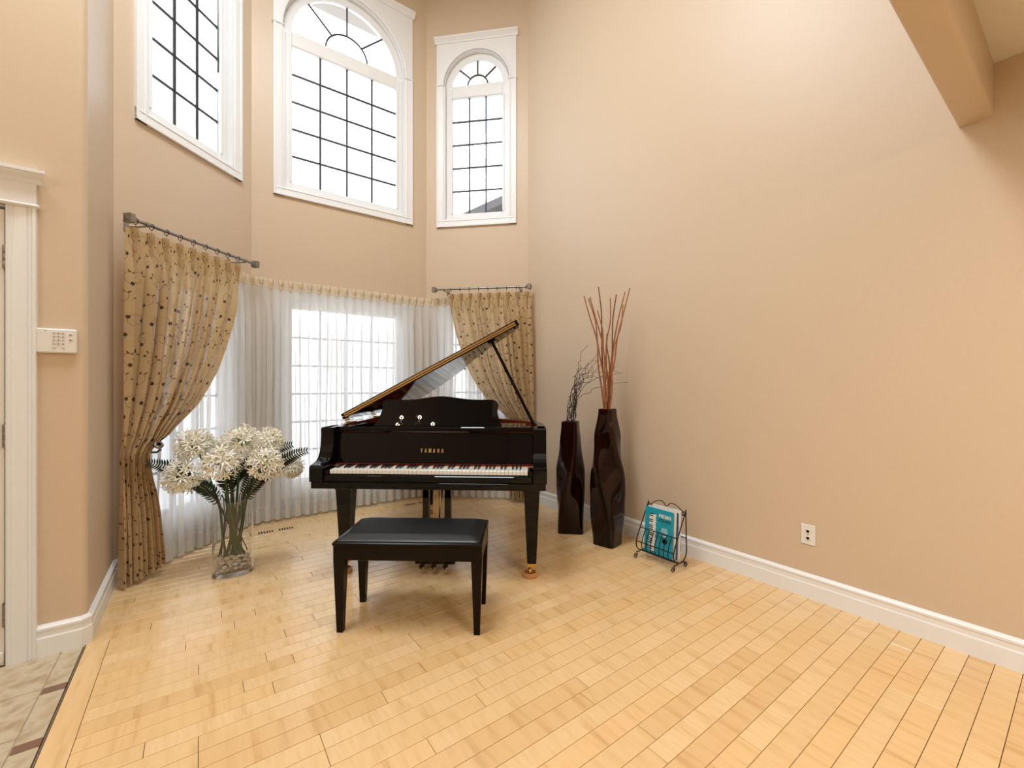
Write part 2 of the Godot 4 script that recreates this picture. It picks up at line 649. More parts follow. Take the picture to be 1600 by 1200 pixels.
	if arch:
		var ga := r - 0.078
		var rows_ := []
		for q in [[r - 0.006, z_sash - 0.02], [r - 0.006, z_sash + 0.02], [ga, z_sash + 0.02], [ga, z_sash - 0.02]]:
			var row := []
			for k in 33:
				var a := PI * k / 32
				row.append(Vector3(cos(a) * q[0], h + sin(a) * q[0], q[1]))
			rows_.append(row)
		mb = MB.new()
		for k in 3:
			mb.sheet([rows_[k], rows_[k + 1]], false, false)
		mb.bevel(Vector3(0, h + 0.01, z_sash), Vector3(2 * ga, 0.03, 0.04), 0.005)
		part(mb, "arch_frame", M.white_trim, root)
		var ri := ga * 0.4
		var inner := []
		for k in 17:
			var a := PI * k / 16
			inner.append(Vector3(cos(a) * ri, h + 0.02 + sin(a) * ri, z_sash))
		mb = MB.new()
		mb.tube(inner, 0.0085, 6)
		part(mb, "grille_bar", M.grille_bar, root)
		for k in range(1, 4):
			var a := PI * k / 4
			var dir := Vector3(cos(a), sin(a), 0)
			mb = MB.new()
			mb.tube([Vector3(0, h + 0.02, z_sash) + dir * ri, Vector3(0, h + 0.005, z_sash) + dir * ga], 0.0085, 6)
			part(mb, "grille_bar", M.grille_bar, root)
		for k in 4:
			var p := PackedVector2Array()
			for q in 7:
				var a := PI * (k + q / 6.0) / 4
				p.append(Vector2(cos(a) * ga, h + sin(a) * ga))
			for q in 7:
				var a := PI * (k + 1 - q / 6.0) / 4
				p.append(Vector2(cos(a) * ri, h + sin(a) * ri))
			mb = MB.new()
			mb.slab(p, z_sash - 0.002, z_sash + 0.002)
			part(mb, "pane", M.pane_glass, root)
		var p2 := PackedVector2Array()
		for q in 17:
			p2.append(Vector2(cos(PI * q / 16) * ri, h + sin(PI * q / 16) * ri))
		mb = MB.new()
		mb.slab(p2, z_sash - 0.002, z_sash + 0.002)
		part(mb, "pane", M.pane_glass, root)

func build_shell() -> void:
	# bay facets with an upper arched and a lower window each
	var names := ["wall_bay_left", "wall_bay_center", "wall_bay_right"]
	var said := ["tan angled bay wall behind the gathered drape next to the entry door", "tan middle wall of the bay with the widest arched window", "tan angled bay wall meeting the long plain side wall"]
	var up_said := ["narrow arched upper window over the drape beside the entry door", "wide arched upper window with a four by five grille above the sheer", "narrow arched upper window showing a dark roof corner outside"]
	var low_said := ["narrow lower window behind the drape beside the entry door", "wide lower window glowing behind the sheer in the middle of the bay", "narrow lower window behind the drape next to the long plain wall"]
	var base_said := ["white baseboard under the sheer beside the entry wall", "white baseboard behind the sheer in the middle of the bay", "white baseboard behind the piano next to the long wall"]
	var ends := [[P_left, P_c1], [P_c1, P_c2], [P_c2, P_right]]
	for k in 3:
		var a: Vector2 = ends[k][0]
		var b: Vector2 = ends[k][1]
		var ax := wall_axes(a, b)
		var len_ := a.distance_to(b)
		var w := 1.19 if k == 1 else 0.74
		var c := len_ / 2
		var mb := wall_mesh(-0.06, len_ + 0.06, 0, TOP, [{"s0": c - w / 2, "s1": c + w / 2, "y0": 3.08, "y1": 4.585, "arch": true}, {"s0": c - w / 2, "s1": c + w / 2, "y0": 0.26, "y1": 2.06}])
		struct_mesh(mb, names[k], M.wall_paint, said[k], "wall", ax)
		window_unit(k + 1, up_said[k], ax, c, w, 3.08, 4.585, 4 if k == 1 else 3, 5, true, 4.47)
		window_unit(k + 4, low_said[k], ax, c, w, 0.26, 2.06, 4 if k == 1 else 3, 6, false, 1.965)
		baseboard(["baseboard_bay_left", "baseboard_bay_center", "baseboard_bay_right"][k], base_said[k], a, b, tan(PI / 8), tan(PI / 8))
	# long plain wall
	var far := Vector2(2.885, -4.0)
	var ax := wall_axes(P_right, far)
	struct_mesh(wall_mesh(-0.06, 7.66 + 0.16, 0, TOP, []), "wall_right", M.wall_paint, "long plain tan wall behind the tall vases and magazine rack", "wall", ax)
	baseboard("baseboard_right", "white stepped baseboard along the long plain wall", P_right, far, tan(PI / 8), 0.0)
	# return beside the bay with a rounded outer corner, then the entry wall with its door
	var mb := wall_mesh(0.03, 0.79 + 0.06, 0, TOP, [])
	var ret := wall_axes(Vector2(-0.435, 2.87), P_left)
	var rows := []
	for y in [0.0, TOP]:
		var row := []
		for k in 9:
			var a := PI / 2 * k / 8
			row.append(Vector3(0.03 - sin(PI / 2 - a) * 0.03, y, -0.03 + cos(PI / 2 - a) * 0.03))
		rows.append(row)
	mb.sheet(rows, false, false)
	struct_mesh(mb, "wall_left", M.wall_paint, "narrow tan wall return with a rounded corner beside the drape", "wall", ret)
	var e0 := Vector2(-4.0, 2.87)
	var e1 := Vector2(-0.435, 2.87)
	var ent := wall_axes(e0, e1)
	var L := 3.565
	struct_mesh(wall_mesh(-0.16, L - 0.03, 0, TOP, [{"s0": L - 1.19, "s1": L - 0.255, "y0": 0.0, "y1": 2.05}]), "wall_entry", M.wall_paint, "tan entry wall holding the white door and alarm keypad", "wall", ent)
	# baseboards round the rounded corner: entry piece, short mitre piece, return piece
	baseboard("baseboard_entry", "short white baseboard between the door casing and the rounded corner", Vector2(-0.435 - 0.165, 2.87), Vector2(-0.435 - 0.022, 2.87), 0.0, -0.414)
	baseboard("baseboard_corner", "tiny white baseboard piece wrapping the rounded wall corner", Vector2(-0.435 - 0.022, 2.87), Vector2(-0.435, 2.87 + 0.022), -0.414, -0.414)
	baseboard("baseboard_left", "white baseboard on the narrow wall return beside the drape", Vector2(-0.435, 2.87 + 0.022), P_left, -0.414, tan(PI / 8))
	# header that closes the tall space, lower ceiling on the near side of it
	mb = MB.new()
	mb.xf = Transform3D()
	var pr := [Vector2(0, TOP), Vector2(0, 2.455)]
	# outline across v (x) and height (y), with a rounded lower edge on the near side
	var outline := PackedVector2Array([Vector2(0.392, TOP), Vector2(0.28, TOP), Vector2(0.28, 2.455 + 0.02)])
	for k in range(1, 7):
		var a := PI / 2 * k / 6
		outline.append(Vector2(0.28 + 0.02 - cos(a) * 0.02, 2.455 + 0.02 - sin(a) * 0.02))
	outline.append(Vector2(0.392 - 0.006, 2.455))
	outline.append(Vector2(0.392, 2.455 + 0.006))
	mb.xf = Transform3D(Basis(Vector3(0, 0, -1), Vector3.UP, Vector3(1, 0, 0)), Vector3.ZERO)
	mb.slab(outline, -0.435, 2.885)
	struct_mesh(mb, "wall_header", M.wall_paint, "tan dropped header crossing overhead above the long wall", "header", room_axes())
	mb = MB.new()
	mb.box(Vector3((-0.435 + 2.885) / 2, 2.69 + 0.1, 1.93), Vector3(3.32, 0.2, 4.42))
	struct_mesh(mb, "ceiling_low", M.ceiling_white, "pale textured lower ceiling beyond the dropped header", "ceiling", room_axes())
	mb = MB.new()
	mb.box(Vector3(-0.3, TOP + 0.1, -0.3), Vector3(8.0, 0.2, 10.2))
	struct_mesh(mb, "ceiling", M.ceiling_white, "white ceiling high above the two-storey bay", "ceiling", room_axes())
	# the parts of the house behind the camera
	var back := wall_axes(Vector2(2.885, -4.0), Vector2(-4.0, -4.0))
	struct_mesh(wall_mesh(-0.16, 7.05, 0, TOP, []), "wall_back", M.wall_paint, "plain tan wall at the far end of the open room", "wall", back)
	var side := wall_axes(Vector2(-4.0, -4.0), Vector2(-4.0, 2.87))
	struct_mesh(wall_mesh(-0.16, 7.03, 0, TOP, []), "wall_foyer", M.wall_paint, "tan foyer wall across from the long plain wall", "wall", side)

func build_floor() -> void:
	var rng := RandomNumberGenerator.new()
	rng.seed = 5
	var root := struct_node("floor", "honey maple strip floor with a satin varnish", "floor", room_axes())
	var mb := MB.new()
	mb.box(Vector3(1.3, -0.04, -0.3), Vector3(3.7, 0.04, 9.9))
	part(mb, "subfloor", M.gap_dark, root)
	var cache := {}
	var w := 0.0805
	var row := 0
	var v := -0.45
	var vents := [Vector2(0, 0)]
	while v < 4.5:
		var lo := -0.352
		var hi := 2.98
		if v > 2.845:
			lo = -0.5
		if v > 3.66:
			lo = -0.5 + (v - 3.66) * 0.9
			hi = 2.98 - (v - 3.66) * 0.9
		var u := lo
		var first := true
		while u < hi - 0.02:
			var len_: float = [0.6, 0.8, 1.0, 1.15, 1.3, 1.5][rng.randi_range(0, 5)]
			if first:
				len_ *= [0.35, 0.6, 0.85][rng.randi_range(0, 2)]
				first = false
			len_ = snappedf(len_, 0.05)
			if hi - u - len_ < 0.2:
				len_ = snappedf(hi - u, 0.05)
			len_ = maxf(len_, 0.15)
			if not cache.has(len_):
				var b := MB.new()
				b.bevel(Vector3(0, -0.009, 0), Vector3(len_ - 0.0018, 0.018, w - 0.002), 0.001)
				cache[len_] = b.mesh()
			var tone: int = [0, 0, 1, 1, 2, 2, 3, 4][rng.randi_range(0, 7)]
			part(cache[len_], "plank", M["maple_%d" % tone], root).position = Vector3(u + len_ / 2, 0, -(v + w / 2))
			u += len_
		v += w
		row += 1
	# border board along the tile
	mb = MB.new()
	mb.bevel(Vector3(-0.394, -0.009, -(2.8505 - 0.45) / 2), Vector3(0.082, 0.018, 2.8505 + 0.45 - 0.002), 0.0008)
	part(mb, "border_plank", M.maple_1, root)
	# the boards behind the camera, out of the picture
	mb = MB.new()
	v = -0.45 - w
	while v > -4.1:
		mb.bevel(Vector3(1.25, -0.009, -(v + w / 2)), Vector3(3.4, 0.018, w - 0.0012), 0.0008)
		v -= w
	var rest := part(mb, "plank_rows", M.maple_0, root)
	rest.set_meta("kind", "stuff")
	# metal strip between wood and tile
	mb = MB.new()
	mb.bevel(Vector3(-0.439, -0.004, 0.55), Vector3(0.006, 0.011, 6.83), 0.002)
	struct_mesh(mb, "trim_1", M.metal_strip, "thin metal strip between the wood floor and the entry tile", "floor trim", room_axes())
	# entry tile with small dark inserts at the corners
	root = struct_node("floor_entry", "beige stone tile floor at the entry door", "floor", room_axes())
	mb = MB.new()
	mb.box(Vector3(-2.25, -0.0235, 0.5), Vector3(3.6, 0.04, 7.0))
	part(mb, "grout_bed", M.grout, root)
	var size := 0.305
	var accent := 0.075
	var b0 := MB.new()
	# octagon-like tile: two opposite corners give way to the inserts
	var full := MB.new()
	full.bevel(Vector3(0, -0.006, 0), Vector3(size - 0.004, 0.012, size - 0.004), 0.001)
	var narrow := MB.new()
	narrow.bevel(Vector3(0, -0.006, 0), Vector3(accent - 0.004, 0.012, size - 0.004), 0.001)
	var insert := MB.new()
	insert.bevel(Vector3(0, -0.006, 0), Vector3(accent - 0.003, 0.012, 0.042), 0.001)
	var fm := full.mesh()
	var nm := narrow.mesh()
	var im := insert.mesh()
	var cu := -0.4435
	var col := 0
	while cu > -2.4:
		var wid := accent if col % 2 == 0 else size
		var cv := 2.86 if col % 2 == 1 else 2.86 - 0.0
		while cv > -0.4:
			if col % 2 == 0:
				part(nm, "tile", M.tile_stone, root).position = Vector3(cu - wid / 2, 0, -(cv - size / 2))
				part(im, "accent_tile", M.tile_accent, root).position = Vector3(cu - wid / 2, 0, -(cv - size - 0.0225))
			else:
				part(fm, "tile", M.tile_stone, root).position = Vector3(cu - wid / 2, 0, -(cv - size / 2))
			cv -= size + (0.045 if col % 2 == 0 else 0.0)
		cu -= wid
		col += 1
	mb = MB.new()
	mb.box(Vector3(-3.2, -0.006, 0.5), Vector3(1.6, 0.012, 7.0))
	mb.box(Vector3(-1.44, -0.006, 2.2), Vector3(1.98, 0.012, 3.6))
	part(mb, "plain_tile_field", M.tile_stone, root)

func build_outside() -> void:
	var mb := MB.new()
	mb.box(Vector3(0, -0.75, -25), Vector3(90, 0.3, 110))
	struct_mesh(mb, "ground_outside", M.concrete, "pale paved ground outside the bay windows", "ground")
	# the roof's overhang round the bay
	mb = MB.new()
	var t8 := tan(PI / 8)
	var inner := [Vector2(2.885 + 0.16, 3.4), P_right + Vector2(0.16, 0.16 * t8), P_c2 + Vector2(0.16 * t8, 0.16), P_c1 + Vector2(-0.16 * t8, 0.16), P_left + Vector2(-0.16, 0.16 * t8), Vector2(-0.435 - 0.16, 3.4)]
	var outer := [Vector2(2.885 + 0.56, 3.4), P_right + Vector2(0.56, 0.56 * t8), P_c2 + Vector2(0.56 * t8, 0.56), P_c1 + Vector2(-0.56 * t8, 0.56), P_left + Vector2(-0.56, 0.56 * t8), Vector2(-0.435 - 0.56, 3.4)]
	for k in 5:
		var q := [room(inner[k].x, 5.35, inner[k].y), room(outer[k].x, 5.35, outer[k].y), room(outer[k + 1].x, 5.35, outer[k + 1].y), room(inner[k + 1].x, 5.35, inner[k + 1].y)]
		var up := Vector3(0, 0.2, 0)
		mb.face4(q[0], q[1], q[2], q[3], Vector3.DOWN)
		mb.face4(q[0] + up, q[1] + up, q[2] + up, q[3] + up, Vector3.UP)
		mb.face4(q[1], q[1] + up, q[2] + up, q[2], q[1] - q[0])
	struct_mesh(mb, "roof_overhang", M.house_wall, "grey roof overhang outside above the bay windows", "roof")
	# neighbour's house whose roof shows in the narrow window
	var root := thing("neighbour_house", "neighbouring house with a grey gabled roof outside the window", "house", turned(Vector3(-1.7, -0.6, -11.0)))
	root.set_meta("kind", "structure")
	mb = MB.new()
	mb.box(Vector3(5.2, 2.9, -4), Vector3(9.4, 5.8, 8))
	part(mb, "wall", M.house_wall, root)
	var e := 5.85
	mb = MB.new()
	for sd in [0, 1]:
		var x0 := 0.0 if sd == 0 else 10.4
		var a := Vector3(x0, e, 0.4)
		var b := Vector3(5.2, e + 2.35, 0.4)
		var back := Vector3(0, 0, -9)
		var th := Vector3(0, -0.2, 0)
		mb.face4(a, b, b + back, a + back, Vector3(-1 if sd == 0 else 1, 2, 0))
		mb.face4(a + th, b + th, b + back + th, a + back + th, Vector3(1 if sd == 0 else -1, -2, 0))
		mb.face4(a, b, b + th, a + th, Vector3(0, 0, 1))
		mb.face4(a, a + th, a + back + th, a + back, Vector3(-1 if sd == 0 else 1, 0, 0))
	part(mb, "roof", M.roof_shingle, root)
	mb = MB.new()
	mb.tri(Vector3(0.5, e - 0.1, 0.0), Vector3(9.9, e - 0.1, 0.0), Vector3(5.2, e + 2.1, 0.0))
	part(mb, "gable", M.roof_shingle, root)


# ------------------------------------------------------------------ entry door, keypad, outlet, floor vents
func build_entry() -> void:
	var ent := wall_axes(Vector2(-4.0, 2.87), Vector2(-0.435, 2.87))
	var L := 3.565
	var x1 := L - 0.258          # hinge side of the opening
	var x0 := L - 1.188
	var root := struct_node("door_1", "white panelled entry door with nickel hinges and cornice casing", "door", ent.translated_local(Vector3(x1, 0, 0)))
	var w := x1 - x0
	# slab with raised panels
	var mb := MB.new()
	mb.bevel(Vector3(-w / 2 - 0.002, 1.018, -0.03), Vector3(w - 0.012, 2.02, 0.044), 0.002)
	var slab := part(mb, "door_slab", M.door_white, root)
	for q in [[0.27, 0.55], [1.02, 0.6], [1.72, 0.36]]:
		for sd in [-1, 1]:
			mb = MB.new()
			mb.bevel(Vector3(-w / 2 + sd * 0.2, q[0] + q[1] / 2 - 0.02, -0.006), Vector3(0.27, q[1], 0.014), 0.006)
			part(mb, "panel", M.door_white, slab)
	# bottom sweep
	mb = MB.new()
	mb.bevel(Vector3(-w / 2 - 0.002, 0.03, -0.004), Vector3(w - 0.012, 0.055, 0.012), 0.003)
	part(mb, "kick_rail", M.door_white, slab)
	mb = MB.new()
	mb.bevel(Vector3(-w / 2, 0.006, -0.06), Vector3(w - 0.004, 0.012, 0.14), 0.004)
	part(mb, "threshold", M.metal_strip, root)
	mb = MB.new()
	mb.lathe([Vector2(0, 0), Vector2(0.028, 0), Vector2(0.03, 0.006), Vector2(0.012, 0.012), Vector2(0.012, 0.04), Vector2(0.027, 0.055), Vector2(0.027, 0.07), Vector2(0, 0.08)], 20)
	var knob := part(mb, "door_knob", M.nickel, root)
	knob.transform = Transform3D(Basis(Vector3.RIGHT, PI / 2), Vector3(-w + 0.07, 0.95, -0.008))
	# frame lining
	mb = MB.new()
	mb.box(Vector3(0.0005, 1.02, -0.07), Vector3(0.004, 2.04, 0.13))
	mb.box(Vector3(-w - 0.0005, 1.02, -0.07), Vector3(0.004, 2.04, 0.13))
	mb.box(Vector3(-w / 2, 2.045, -0.07), Vector3(w, 0.006, 0.13))
	mb.box(Vector3(-0.014, 1.02, -0.075), Vector3(0.03, 2.04, 0.04))
	mb.box(Vector3(-w + 0.014, 1.02, -0.075), Vector3(0.03, 2.04, 0.04))
	mb.box(Vector3(-w / 2, 2.025, -0.075), Vector3(w, 0.04, 0.04))
	part(mb, "jamb", M.white_trim, root)
	# hinges
	for y in [0.225, 1.02, 1.815]:
		mb = MB.new()
		for k in 3:
			mb.lathe([Vector2(0, 0), Vector2(0.0075, 0), Vector2(0.0075, 0.033), Vector2(0, 0.033)], 12, Vector3(-0.004, y + 0.0345 * (k - 1.5), 0.006))
		mb.box(Vector3(-0.009, y, -0.0065), Vector3(0.008, 0.1, 0.002))
		part(mb, "hinge", M.nickel, root)
	# casing with reeded edge, and the header with its cornice
	var cas := [Vector2(0, 0), Vector2(0, 0.013), Vector2(0.007, 0.017), Vector2(0.012, 0.012), Vector2(0.02, 0.016), Vector2(0.025, 0.012), Vector2(0.062, 0.018), Vector2(0.067, 0.014), Vector2(0.072, 0.021), Vector2(0.08, 0.016), Vector2(0.084, 0.022), Vector2(0.092, 0.024), Vector2(0.095, 0.02), Vector2(0.095, 0)]
	var zu := Vector3(0, 0, 1)
	for sd in [0, 1]:
		mb = MB.new()
		var sx := 0.0 if sd == 0 else -w
		mb.moulding(cas, Vector3(sx, 0, 0), Vector3(sx, 2.05, 0), Vector3(1 if sd == 0 else -1, 0, 0), zu)
		part(mb, "casing", M.white_trim, root)
	mb = MB.new()
	mb.bevel(Vector3(-w / 2, 2.105, 0.011), Vector3(w + 0.19, 0.11, 0.022), 0.001)
	part(mb, "frieze", M.white_trim, root)
	mb = MB.new()
	mb.bevel(Vector3(-w / 2, 2.056, 0.016), Vector3(w + 0.215, 0.014, 0.034), 0.006)
	part(mb, "bead", M.white_trim, root)
	mb = MB.new()
	var cor := [Vector2(0, 0), Vector2(0.024, 0), Vector2(0.028, 0.008), Vector2(0.03, 0.016), Vector2(0.042, 0.026), Vector2(0.05, 0.034), Vector2(0.05, 0.04), Vector2(0.058, 0.044), Vector2(0.058, 0.058), Vector2(0, 0.058)]
	mb.moulding(cor, Vector3(-w - 0.1, 2.155, 0), Vector3(0.1, 2.155, 0), zu, Vector3.UP, -0.5, -0.5)
	part(mb, "cornice", M.white_trim, root)

	# alarm keypad on the wall between casing and corner
	var kp := thing("alarm_keypad", "white alarm keypad with number buttons beside the door casing", "keypad", ent.translated_local(Vector3(L - 0.098, 1.395, 0)))
	mb = MB.new()
	mb.bevel(Vector3(0, 0.055, 0.012), Vector3(0.132, 0.112, 0.022), 0.005)
	part(mb, "housing", M.keypad_white, kp)
	var kb := MB.new()
	kb.bevel(Vector3.ZERO, Vector3(0.0105, 0.0085, 0.004), 0.0015)
	var key := kb.mesh()
	var legends := ["1", "2", "3", "4", "5", "6", "7", "8", "9", "*", "0", "#"]
	for k in 14:
		var col := k % 3 if k < 12 else (0 if k == 12 else 2)
		var row := k / 3 if k < 12 else 4
		var p := Vector3(-0.008 + col * 0.0148, 0.092 - row * 0.0165, 0.0245)
		var b := part(key, "key", M.key_cap, kp)
		b.position = p
		if k < 12:
			var tm := text_mesh(legends[k], 0.0055, 0.0004)
			part(tm, "legend", M.ink, b).position = Vector3(0, 0, 0.0021)
	for k in 2:
		mb = MB.new()
		mb.lathe([Vector2(0, 0), Vector2(0.0065, 0), Vector2(0.0065, 0.003), Vector2(0, 0.004)], 18, Vector3.ZERO, 1.0, 0.75)
		var bt := part(mb, "button", M.key_cap, kp)
		bt.transform = Transform3D(Basis(Vector3.RIGHT, PI / 2), Vector3(0.0465, 0.087 - 0.024 * k, 0.023))
		mb = MB.new()
		mb.box(Vector3.ZERO, Vector3(0.007, 0.0012, 0.0006))
		part(mb, "legend", M.red_ink if k == 0 else M.ink, kp).position = Vector3(0.0465, 0.087 - 0.024 * k, 0.0272)
	mb = MB.new()
	mb.box(Vector3(-0.036, 0.1, 0.0232), Vector3(0.005, 0.0022, 0.0008))
	part(mb, "status_light", M.ink, kp)

	# outlet on the long wall
	var rw := wall_axes(P_right, Vector2(2.885, -4.0))
	var ox := 0.0
	var hit := pixel_on_wall(1263, 835, rw)
	var out := thing("wall_outlet", "white duplex electrical outlet low on the long plain wall", "outlet", rw.translated_local(Vector3(hit.x, hit.y, 0)))
	mb = MB.new()
	mb.bevel(Vector3(0, 0, 0.003), Vector3(0.074, 0.117, 0.006), 0.003)
	part(mb, "plate", M.keypad_white, out)
	for sd in [-1, 1]:
		mb = MB.new()
		mb.lathe([Vector2(0, 0), Vector2(0.0165, 0), Vector2(0.0165, 0.0025), Vector2(0, 0.0025)], 24, Vector3.ZERO, 1.0, 0.86)
		var rc := part(mb, "receptacle", M.receptacle, out)
		rc.transform = Transform3D(Basis(Vector3.RIGHT, PI / 2), Vector3(0, sd * 0.02, 0.0055))
		for q in [[-0.0065, 0.0045, 0.0022, 0.0085], [0.0065, 0.0045, 0.0022, 0.007], [0.0, -0.0075, 0.0045, 0.0045]]:
			mb = MB.new()
			mb.box(Vector3(q[0], sd * 0.02 + q[1], 0.0082), Vector3(q[2], q[3], 0.0006))
			part(mb, "slot", M.ink, out)
	mb = MB.new()
	mb.lathe([Vector2(0, 0), Vector2(0.003, 0), Vector2(0.003, 0.001), Vector2(0, 0.0015)], 12)
	part(mb, "screw", M.nickel, out).transform = Transform3D(Basis(Vector3.RIGHT, PI / 2), Vector3(0, 0, 0.006))

	# wooden floor registers near the bay wall
	for k in 2:
		var c := floor_at(432, 829) if k == 0 else floor_at(652, 786.5)
		var said := "slotted wooden floor vent beside the glass flower vase" if k == 0 else "slotted wooden floor vent beneath the piano"
		var vent := thing("floor_vent", said, "floor vent", turned(c, TURN if k == 0 else TURN))
		mb = MB.new()
		mb.bevel(Vector3(0, 0.0012, 0), Vector3(0.33, 0.0024, 0.1), 0.001)
		part(mb, "frame", M.maple_1, vent)
		mb = MB.new()
		mb.box(Vector3.ZERO, Vector3(0.0115, 0.0007, 0.056))
		var slot := mb.mesh()
		for j in 12:
			var x := -0.128 + j * 0.0195 + (0.035 if j > 5 else 0.0)
			part(slot, "slot", M.ink, vent).position = Vector3(x, 0.0027, 0)

# where a pixel's line of sight meets the front of a wall, in the wall's own axes
func pixel_on_wall(px: float, py: float, ax: Transform3D, z := 0.0) -> Vector3:
	var inv := ax.affine_inverse()
	var o := inv * Vector3(0, EYE, 0)
	var d := inv.basis * Vector3((px - 800.0) / FOCAL, -(py - 600.0) / FOCAL, -1)
	return o + d * ((z - o.z) / d.z)

func text_mesh(said: String, height: float, depth: float, font_name := "Droid Sans", bold := true) -> TextMesh:
	var f := SystemFont.new()
	f.font_names = PackedStringArray([font_name])
	f.font_weight = 700 if bold else 400
	var t := TextMesh.new()
	t.font = f
	t.text = said
	t.font_size = 32
	t.pixel_size = height / 23.5
	t.depth = depth
	t.curve_step = 2.0
	return t


# ------------------------------------------------------------------ curtains
func stamp(img: Image, x: float, y: float, r: float, c: Color) -> void:
	var s := img.get_width()
	var k := int(ceil(r)) + 1
	for j in range(-k, k + 1):
		for i in range(-k, k + 1):
			var px := int(floor(x)) + i
			var py := int(floor(y)) + j
			var dd := Vector2(px + 0.5 - x, py + 0.5 - y).length()
			var a := clampf(r - dd + 0.5, 0, 1) * c.a
			if a > 0:
				var xx := posmod(px, s)
				var yy := posmod(py, s)
				img.set_pixel(xx, yy, img.get_pixel(xx, yy).lerp(Color(c.r, c.g, c.b), a))

func stroke(img: Image, pts: Array, r: float, c: Color) -> void:
	for k in pts.size() - 1:
		var a: Vector2 = pts[k]
		var b: Vector2 = pts[k + 1]
		var n := int(a.distance_to(b) / 1.2) + 1
		for q in n:
			var p := a.lerp(b, float(q) / n)
			stamp(img, p.x, p.y, r, c)

# gold silk with embroidered vines and small dark flowers
func silk_image() -> Image:
	var s := 768
	var rng := RandomNumberGenerator.new()
	rng.seed = 77
	var img := Image.create(s, s, false, Image.FORMAT_RGB8)
	var streak := []
	for y in s:
		streak.append(1.0 + rng.randf_range(-0.035, 0.03))
	for y in s:
		var k: float = (streak[y] + streak[(y + 1) % s]) / 2
		for x in s:
			var j := k * (1.0 + (((x * 7 + y * 13) % 17) - 8) * 0.0015)
			img.set_pixel(x, y, Color(0.85 * j, 0.755 * j, 0.585 * j))
	var vine := Color(0.45, 0.33, 0.2, 0.6)
	var dark := Color(0.22, 0.14, 0.13, 0.95)
	var leaf := Color(0.38, 0.29, 0.2, 0.9)
	var cell := s / 4
	for cy in 4:
		for cx in 4:
			var o := Vector2((cx + 0.5 + (0.5 if cy % 2 else 0.0)) * cell + rng.randf_range(-14, 14), (cy + 0.5) * cell + rng.randf_range(-14, 14))
			var ang := rng.randf_range(0, TAU)
			var hand := 1.0 if rng.randf() < 0.5 else -1.0
			# curling tendril
			var pts := []
			for k in 40:
				var f := k / 39.0
				var a := ang + hand * f * 5.2
				var r := 74.0 * (1.0 - f * 0.86)
				pts.append(o + Vector2(cos(a), sin(a)) * r)
			stroke(img, pts, 1.7, vine)
			var tail := []
			var p0: Vector2 = pts[0]
			var dir := (pts[0] - pts[2] as Vector2).normalized()
			for k in 14:
				var f := k / 13.0
				tail.append(p0 + dir.rotated(hand * -1.1 * f) * 52 * f)
			stroke(img, tail, 1.6, vine)
			# flower near the curl, leaves on the tail
			var fl: Vector2 = pts[16]
			for k in 5:
				var a := ang + TAU * k / 5 + 0.3
				stamp(img, fl.x + cos(a) * 10.5, fl.y + sin(a) * 10.5, 8.5, dark)
			stamp(img, fl.x, fl.y, 3.6, Color(0.5, 0.4, 0.3, 0.9))
			for q in [[5, 1.0], [9, -1.0], [13, 0.6]]:
				var lp: Vector2 = tail[q[0]]
				var ld := dir.rotated(q[1] * 1.0)
				for k in 9:
					var f := k / 8.0
					var pt := lp + ld * 32 * f
					stamp(img, pt.x, pt.y, 6.0 * sin(PI * clampf(f * 0.92 + 0.06, 0, 1)) + 0.4, leaf)
	return img

const EDGE := [[2.22, 0.885], [1.95, 0.835], [1.66, 0.754], [1.35, 0.633], [1.10, 0.467], [0.906, 0.255], [0.83, 0.135], [0.77, 0.115], [0.5, 0.175], [0.25, 0.2], [0.0, 0.215]]

func edge_at(y: float) -> float:
	for k in EDGE.size() - 1:
		if y <= EDGE[k][0] and y >= EDGE[k + 1][0]:
			var t: float = (EDGE[k][0] - y) / (EDGE[k][0] - EDGE[k + 1][0])
			var p0: float = EDGE[maxi(k - 1, 0)][1]
			var p1: float = EDGE[k][1]
			var p2: float = EDGE[k + 1][1]
			var p3: float = EDGE[mini(k + 2, EDGE.size() - 1)][1]
			return 0.5 * ((2 * p1) + (p2 - p0) * t + (2 * p0 - 5 * p1 + 4 * p2 - p3) * t * t + (3 * p1 - p0 - 3 * p2 + p3) * t * t * t)
	return EDGE[0][1] if y > 1 else EDGE[-1][1]

